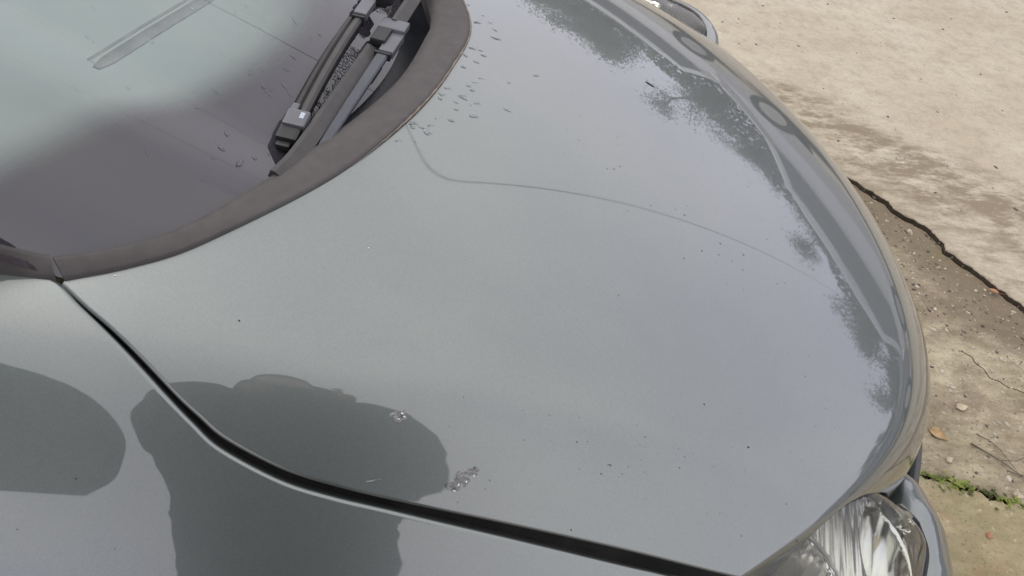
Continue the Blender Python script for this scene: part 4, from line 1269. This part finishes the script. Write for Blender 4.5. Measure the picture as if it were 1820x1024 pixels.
M['hedge'] = M['leaf_dark']
bm = bmesh.new()
rr = random.Random(5)
for i in range(26000):
    a = math.radians(rr.uniform(-8, 82)); d = 25.5 + rr.gauss(0, 0.45)
    z = rr.uniform(0, 4.2 + 1.8 * mnoise.noise(Vector((a * 9, 0, 0))))
    p = Vector((0.9 + d * math.cos(a), -0.1 + d * math.sin(a), z)); s_ = rr.uniform(0.09, 0.18)
    u = Vector((rr.gauss(0, 1), rr.gauss(0, 1), rr.gauss(0, 1))).normalized(); b = u.orthogonal().normalized(); c2 = u.cross(b)
    bm.faces.new([bm.verts.new(p + b * s_ * e + c2 * s_ * 0.7 * g) for e, g in ((-1, 0), (0, -1), (1, 0), (0, 1))])
tag(from_bm("hedge", bm, M['leaf_dark'], None), "long tall dark hedge closing the far side of the yard, mirrored in the bonnet's nose", "hedge")

bm = bmesh.new()
for i in range(20000):
    a = math.radians(rr.uniform(-12, 84)); d = 13.5 + rr.gauss(0, 0.25)
    z = rr.uniform(-0.05, 1.15 + 0.35 * mnoise.noise(Vector((a * 11, 3, 0))))
    p = Vector((0.9 + d * math.cos(a), -0.1 + d * math.sin(a), z)); s_ = rr.uniform(0.05, 0.10)
    u = Vector((rr.gauss(0, 1), rr.gauss(0, 1), rr.gauss(0, 1))).normalized(); b = u.orthogonal().normalized(); c2 = u.cross(b)
    bm.faces.new([bm.verts.new(p + b * s_ * e + c2 * s_ * 0.7 * g) for e, g in ((-1, 0), (0, -1), (1, 0), (0, 1))])
tag(from_bm("hedge", bm, M['leaf_dark'], None), "low clipped hedge in front of the white garage block, mirrored low in the bonnet's nose", "hedge")

# white house
M['render'] = pbr("white_house_render", (0.72, 0.71, 0.68), 0.8, var=0.05, scale=3, bump=0.2)
M['roof'] = pbr("brown_roof_tiles", (0.16, 0.12, 0.10), 0.8, var=0.3, scale=9, bump=0.4)
M['wframe'] = pbr("white_window_frame", (0.78, 0.78, 0.78), 0.4)
M['pane'] = pbr("dark_window_pane", (0.03, 0.035, 0.04), 0.05, spec=0.8)
def house(cx, cy, rz, w, dpt, h, rh, label):
    t = tag(empty("white_house", (cx, cy, -0.055), rz), label, "house")
    bm = bmesh.new(); box(bm, Vector((0, 0, h / 2)), (dpt, w, h)); from_bm("wall", bm, M['render'], t)
    V = [(-dpt / 2 - .3, -w / 2 - .3, h), (-dpt / 2 - .3, w / 2 + .3, h), (dpt / 2 + .3, w / 2 + .3, h), (dpt / 2 + .3, -w / 2 - .3, h), (0, -w / 2 - .3, h + rh), (0, w / 2 + .3, h + rh)]
    obj("roof", V, [(0, 1, 5, 4), (2, 3, 4, 5), (0, 4, 3), (1, 2, 5), (0, 3, 2, 1)], M['roof'], t, False)
    for k, yy in enumerate((-w * .36, -w * .12, w * .12, w * .36)):
        fx = -dpt / 2
        if k == 1:
            bm = bmesh.new(); box(bm, Vector((fx - .02, yy, .9)), (.06, .95, 1.75)); d = from_bm("door", bm, M['trim'], t)
            continue
        bm = bmesh.new()
        for (oy, oz, sy, sz) in ((0, .40, 1.4, .08), (0, -.40, 1.4, .08), (-.68, 0, .08, .72), (.68, 0, .08, .72), (0, 0, .06, .72)):
            box(bm, Vector((fx - .03, yy + oy, 1.25 + oz)), (.07, sy, sz))
        f = from_bm("window", bm, M['wframe'], t)
        bm = bmesh.new(); box(bm, Vector((fx - .012, yy, 1.25)), (.02, 1.3, .74)); from_bm("pane", bm, M['pane'], f)
    return t
house(20.0, 7.6, math.radians(21), 15.0, 5.0, 1.95, 0.35, "low white garage block with dark windows, mirrored along the nose of the bonnet")

M['canvas'] = pbr("dark_green_canvas", (0.035, 0.045, 0.042), 0.85, var=0.2, scale=6, bump=0.3)
def reflection_canopy():  # added out of view; outline shaped for the dark reflection in the wing
    t = tag(empty("reflection_canopy", (-2.5, -3.1, -0.055)), "unseen dark canvas roof on thin posts, added for the rounded dark reflection in the near wing", "reflection_canopy")
    ol = [(-5.5, 0.85), (1.35, 0.80), (1.80, 0.42), (2.02, -0.08), (1.96, -0.52), (1.72, -0.82), (-5.5, -0.88)]
    pl = np.vstack([catmull(ol[1:6], 40), [ol[6], ol[0]]])
    n_ = len(pl)
    V = [(x, y, 3.20) for x, y in pl] + [(x, y, 3.33) for x, y in pl] + [(x * 0.97 - 0.05, y * 0.8, 3.40) for x, y in pl]
    F = [list(range(n_))[::-1], list(range(2 * n_, 3 * n_))]
    for k in (0, 1):
        F += [(k * n_ + i_, k * n_ + (i_ + 1) % n_, (k + 1) * n_ + (i_ + 1) % n_, (k + 1) * n_ + i_) for i_ in range(n_)]
    obj("canvas_roof", V, F, M['canvas'], t, False)
    for x, y in ((-5.3, .7), (-5.3, -.7), (-1.9, .7), (-1.9, -.7), (1.2, -.62)):
        bm = bmesh.new(); sweep(bm, [(x, y, 0), (x, y, 1.6), (x, y, 3.2)], circ_prof(0.022, 10), up=(1, 0, 0)); from_bm("post", bm, M['rim'], t, True)
    return t
reflection_canopy()

# parked cars in the yard
def yard_car(x, y, rz, col, label, kind="yard_car"):
    t = tag(empty(kind, (x, y, 0.0), rz), label, "car", "cars parked across the yard")
    pm = pbr(kind + "_paint", col, 0.3, metal=0.2, coat=1.0, var=0.03)
    prof = [(-2.05, .28), (-2.1, .55), (-2.05, .85), (-1.95, .95), (-1.75, 1.38), (-1.2, 1.46), (-.1, 1.46), (.35, 1.38), (1.05, .98), (1.85, .84), (2.05, .62), (2.05, .28)]
    bm = bmesh.new()
    rows = []
    for yy, ins in ((-.82, 0.0), (-.80, .02), (-.60, .05), (0, .06), (.60, .05), (.80, .02), (.82, 0.0)):
        r = []
        for px, pz in prof:
            k = max(0, (pz - .9)) * 0.42
            sy = yy * (1 - k) if abs(yy) > .7 else yy * (1 - .6 * k)
            r.append(bm.verts.new((px * (1 - .02 * (abs(yy) / .82) ** 4), sy, pz + (ins if pz > .8 else 0))))
        rows.append(r)
    m_ = len(prof)
    for a, b in zip(rows[:-1], rows[1:]):
        for j in range(m_):
            bm.faces.new((a[j], a[(j + 1) % m_], b[(j + 1) % m_], b[j]))
    bm.faces.new(rows[0][::-1]); bm.faces.new(rows[-1])
    from_bm("body", bm, pm, t)
    for s_ in (-1, 1):
        V = [(-1.78, .80 * s_, .98), (-1.62, .685 * s_, 1.34), (.25, .685 * s_, 1.34), (.85, .80 * s_, .98)]
        obj("side_window", V, [(0, 1, 2, 3) if s_ > 0 else (3, 2, 1, 0)], M['pane'], t, False)
        bm = bmesh.new(); box(bm, Vector((-2.055, .68 * s_, .80)), (.07, .12, .15), None, .02); from_bm("tail_light", bm, M['tail'], t)
        bm = bmesh.new(); box(bm, Vector((1.96, .62 * s_, .72)), (.16, .30, .13), None, .03); from_bm("headlight", bm, M['chrome'], t)
        for px in (-1.3, 1.3):
            bm = bmesh.new(); sweep(bm, [(px, .68 * s_, .31), (px, .84 * s_, .31)], circ_prof(.31, 20), up=(0, 0, 1)); w = from_bm("wheel", bm, M['tyre'], t)
            bm = bmesh.new(); sweep(bm, [(px, .83 * s_, .31), (px, .845 * s_, .31)], circ_prof(.19, 16), up=(0, 0, 1)); from_bm("rim", bm, M['rim'], w)
    obj("rear_window", [(-1.985, -.6, 1.0), (-1.985, .6, 1.0), (-1.80, .52, 1.36), (-1.80, -.52, 1.36)], [(0, 3, 2, 1)], M['pane'], t, False)
    obj("front_window", [(1.02, -.62, 1.06), (1.02, .62, 1.06), (.42, .52, 1.40), (.42, -.52, 1.40)], [(0, 1, 2, 3)], M['pane'], t, False)
    return t
M['tail'] = pbr("red_tail_light", (0.45, 0.02, 0.02), 0.2, coat=1.0)
yard_car(5.9, 4.5, math.radians(128), (0.46, 0.47, 0.50), "silver grey car side on across the yard, mirrored midway along the bonnet's edge")
yard_car(6.6, 0.2, math.radians(96), (0.12, 0.14, 0.18), "slate blue car standing side on straight ahead, mirrored at the nose's near end")
yard_car(3.2, 8.0, math.radians(158), (0.66, 0.66, 0.65), "white car parked by the leafy trees, mirrored at the far end of the bonnet's edge")

# overhead cable and its poles
wire_d = Vector((0.878, 0.479, 0)); wire_0 = Vector((-0.93, 2.85, 6.9))
M['pole'] = pbr("weathered_pole_timber", (0.14, 0.11, 0.085), 0.9, var=0.25, scale=14, bump=0.5)
M['cable'] = pbr("black_cable", (0.02, 0.02, 0.02), 0.6)
for k, t_ in enumerate((-14.0, 48.0)):
    p = wire_0 + wire_d * t_
    po = tag(empty("utility_pole", (p.x, p.y, -0.055)), ("timber pole carrying the overhead cable behind the car", "timber pole carrying the overhead cable beyond the yard, ahead of the car")[k], "pole", "poles of the overhead cable")
    bm = bmesh.new(); sweep(bm, [(0, 0, 0), (0, 0, 3.5), (0, 0, 7.4)], circ_prof(0.13, 12), up=(1, 0, 0), scale=[1.1, 0.95, 0.8]); from_bm("post", bm, M['pole'], po, True)
    bm = bmesh.new(); box(bm, Vector((0, 0, 7.0)), (0.10, 0.5, 0.10), None, 0.01); from_bm("crossarm", bm, M['pole'], po)
    bm = bmesh.new(); sweep(bm, [(0.0, 0, 7.02), (0, 0, 7.12), (0, 0, 7.18)], circ_prof(0.05, 10), up=(1, 0, 0), scale=[1, 0.7, 1]); from_bm("insulator", bm, M['wframe'], po, True)
bm = bmesh.new()
pts = []
for t_ in np.linspace(-14, 48, 90):
    u_ = (t_ - 17) / 31
    pts.append(tuple(wire_0 + wire_d * t_ + Vector((0, 0, 0.5 * u_ * u_ - 0.14))))
sweep(bm, pts, circ_prof(0.016, 6))
tag(from_bm("overhead_cable", bm, M['cable'], None, True), "thin black overhead cable, mirrored as a dark line across the bonnet and windscreen", "cable")

# ------------------------------------------------------------------ the person holding the phone, mirrored in the wing and bonnet
M['coat'] = pbr("dark_coat_cloth", (0.022, 0.024, 0.027), 0.9, var=0.3, scale=14, bump=0.4)
M['jeans'] = pbr("dark_blue_trousers", (0.03, 0.035, 0.05), 0.9, var=0.3, scale=20, bump=0.3)
M['skin'] = pbr("skin", (0.42, 0.27, 0.20), 0.5, var=0.06, scale=20)
M['hair'] = pbr("dark_hair", (0.03, 0.022, 0.016), 0.6, var=0.4, scale=60, bump=0.6)
M['shoe'] = pbr("dark_shoe", (0.02, 0.02, 0.022), 0.6)
M['phone'] = pbr("black_phone_case", (0.012, 0.012, 0.013), 0.35)
def skinned(name, pts, edges, rad, mat, parent=None, levels=2):
    me = bpy.data.meshes.new(name)
    me.from_pydata(pts, edges, [])
    o = bpy.data.objects.new(name, me); COL.objects.link(o)
    md = o.modifiers.new("skin", 'SKIN'); md.use_smooth_shade = True
    if not me.skin_vertices: 
        bm_ = bmesh.new(); bm_.from_mesh(me); bm_.verts.layers.skin.verify(); bm_.to_mesh(me); bm_.free()
    for i, v in enumerate(me.skin_vertices[0].data):
        r = rad[i]; v.radius = (r, r) if isinstance(r, (int, float)) else r
        v.use_root = (i == 0)
    o.modifiers.new("sub", 'SUBSURF').levels = levels
    o.modifiers["sub"].render_levels = levels
    dg = bpy.context.evaluated_depsgraph_get()
    m2 = bpy.data.meshes.new_from_object(o.evaluated_get(dg))
    o.modifiers.clear(); o.data = m2
    bpy.data.meshes.remove(me)
    m2.name = name; m2.materials.clear(); m2.materials.append(mat)
    m2.polygons.foreach_set("use_smooth", [True] * len(m2.polygons))
    if parent: o.parent = parent
    return o
fw = -Vector(cam.matrix_world.col[2][:3])                    # the way the phone looks
ph_c = CAM_POS - fw * 0.009
def build_person():
    B = Vector((0.385, -1.395, -0.012))
    p = tag(empty("person", (0, 0, 0)), "person in a dark hooded coat holding up a phone beside the wing, mirrored there", "person")
    hipz, chz, shz = 0.92, 1.22, 1.43
    lean = 0.16
    hip = Vector((B.x, B.y, hipz)); bel = Vector((B.x, B.y + 0.03, 1.06)); ch = Vector((B.x + .01, B.y + 0.09, chz + 0.04)); nk = Vector((B.x + .01, B.y + lean, shz + 0.05)); hd = Vector((B.x + .02, B.y + lean + 0.05, shz + 0.12))
    pts = [hip, bel, ch, nk, hd]; rad = [(.215, .15), (.215, .14), (.225, .14), (.065, .065), (.055, .06)]
    ed = [(0, 1), (1, 2), (2, 3), (3, 4)]
    sleeves = []
    for sgn in (-1, 1):
        sh = Vector((B.x + .01 + sgn * 0.185, B.y + lean - 0.03, shz - 0.02)); el = Vector((B.x + .01 + sgn * 0.31, B.y + lean + 0.06, shz - 0.06 + (0.10 if sgn < 0 else -0.02))); wr = ph_c + CR * (sgn * 0.115) - CU * 0.02 - fw * 0.03
        k = len(pts); pts += [sh, el, el.lerp(wr, 0.5), wr]; rad += [.112, .100, .090, .060]; ed += [(2, k), (k, k + 1), (k + 1, k + 2), (k + 2, k + 3)]
        sleeves.append(wr)
        hj = Vector((B.x + sgn * 0.09, B.y, hipz - 0.06)); kn = Vector((B.x + sgn * 0.11, B.y + 0.03, 0.50)); an = Vector((B.x + sgn * 0.12, B.y - 0.02, 0.09)); toe = Vector((B.x + sgn * 0.14, B.y + 0.13, 0.03))
        k = len(pts); pts += [hj, kn, an, toe]; rad += [.105, .068, .047, .040]; ed += [(0, k), (k, k + 1), (k + 1, k + 2), (k + 2, k + 3)]
    bd = skinned("body", [tuple(v) for v in pts], ed, rad, M['coat'], p, 3)
    for v in bd.data.vertices:                       # folds in the cloth
        q_ = v.co * 9
        v.co += v.normal * (0.030 * mnoise.noise(q_) + 0.014 * mnoise.noise(q_ * 2.7))
    # thick hood and collar standing round the head
    hood = [hd + Vector((0, -0.06, -0.06)), hd + Vector((0, -0.055, 0.06)), hd + Vector((0.0, 0.0, 0.20)), hd + Vector((0, 0.05, 0.235))]
    skinned("hood", [tuple(v) for v in hood], [(0, 1), (1, 2), (2, 3)], [(.19, .10), (.19, .09), (.16, .07), (.12, .05)], M['coat'], p)
    c = hd + Vector((-0.03, 0.055, 0.12))
    q = Vector((0.05, 0.80, -0.55)).normalized().to_track_quat('Y', 'Z').to_matrix()
    bm = bmesh.new(); bmesh.ops.create_uvsphere(bm, u_segments=28, v_segments=20, radius=1)
    for v in bm.verts:
        x, y, z = v.co
        X, Y, Z = x * 0.076, y * 0.096, z * 0.118
        if z < 0: X *= 1 - 0.28 * z * z; Y *= 1 - 0.05 * z * z
        if y > 0.3:
            Y += 0.022 * math.exp(-((x / .16) ** 2 + ((z + .12) / .20) ** 2)) - 0.010 * (math.exp(-(((x - .40) / .2) ** 2 + ((z - .08) / .13) ** 2)) + math.exp(-(((x + .40) / .2) ** 2 + ((z - .08) / .13) ** 2)))
            Y += 0.006 * math.exp(-((x / .3) ** 2 + ((z + .5) / .1) ** 2))
        v.co = q @ Vector((X, Y, Z)) + c
    head = from_bm("head", bm, M['skin'], p, True)
    for sgn in (-1, 1):
        bm = bmesh.new(); bmesh.ops.create_uvsphere(bm, u_segments=12, v_segments=8, radius=0.012)
        bmesh.ops.transform(bm, matrix=Matrix.Translation(c + q @ Vector((sgn * 0.031, 0.081, 0.009))), verts=bm.verts); from_bm("eye", bm, M['wframe'], head, True)
        bm = bmesh.new(); bmesh.ops.create_uvsphere(bm, u_segments=12, v_segments=8, radius=1)
        bmesh.ops.transform(bm, matrix=Matrix.Translation(c + q @ Vector((sgn * 0.077, 0.0, -0.005))) @ q.to_4x4() @ Matrix.Diagonal((0.009, 0.018, 0.03, 1)), verts=bm.verts); from_bm("ear", bm, M['skin'], head, True)
    bm = bmesh.new(); bmesh.ops.create_uvsphere(bm, u_segments=28, v_segments=20, radius=1)
    for v in bm.verts:
        x, y, z = v.co
        k = 1.09 + 0.03 * mnoise.noise(v.co * 4)
        if y > 0.35 and z < 0.55: k = 0.9
        if z < -0.35: k = 0.88
        v.co = q @ Vector((x * 0.079 * k, y * 0.097 * k, z * 0.119 * k)) + c
    from_bm("hair", bm, M['hair'], p, True)
    # hands: palm and five fingers closed round the phone's edges
    for sgn, wr in zip((-1, 1), sleeves):
        X = CR * sgn
        palm = [wr, wr + X * -0.008 - fw * -0.012 + CU * 0.02, ph_c + X * 0.098 + CU * 0.035 - fw * 0.014]
        hands = skinned("hand", [tuple(v) for v in palm], [(0, 1), (1, 2)], [(.024, .020), (.034, .018), (.036, .014)], M['skin'], p, 2)
        for i, (du, L) in enumerate(((0.058, .9), (0.040, 1.0), (0.021, .95), (0.003, .75))):
            a = ph_c + X * 0.100 + CU * du - fw * 0.010
            f = [a - X * -0.004, a + fw * 0.020 * L - X * 0.004, a + fw * 0.024 * L - X * 0.026 * L, a + fw * 0.016 * L - X * 0.046 * L] if False else [a, a + fw * 0.016 - X * 0.002, a + fw * 0.019 - X * 0.014 * L, a + fw * 0.0165 - X * 0.030 * L]
            skinned("finger", [tuple(v) for v in f], [(0, 1), (1, 2), (2, 3)], [.0095, .0088, .008, .0068], M['skin'], hands, 1)
        a = ph_c + X * 0.105 + CU * 0.005 - fw * 0.016
        skinned("thumb", [tuple(v) for v in (a, a - fw * 0.012 - X * 0.012 + CU * 0.012, a - fw * 0.004 - X * 0.035 + CU * 0.022)], [(0, 1), (1, 2)], [.012, .0105, .0085], M['skin'], hands, 1)
    return p
build_person()
bm = bmesh.new(); box(bm, ph_c - fw * 0.006, (0.160, 0.075, 0.009), Matrix((CR, CU, -fw)).transposed(), 0.003)
tag(from_bm("phone", bm, M['phone'], None), "black phone held level in both hands above the wing, mirrored in the paint", "phone")
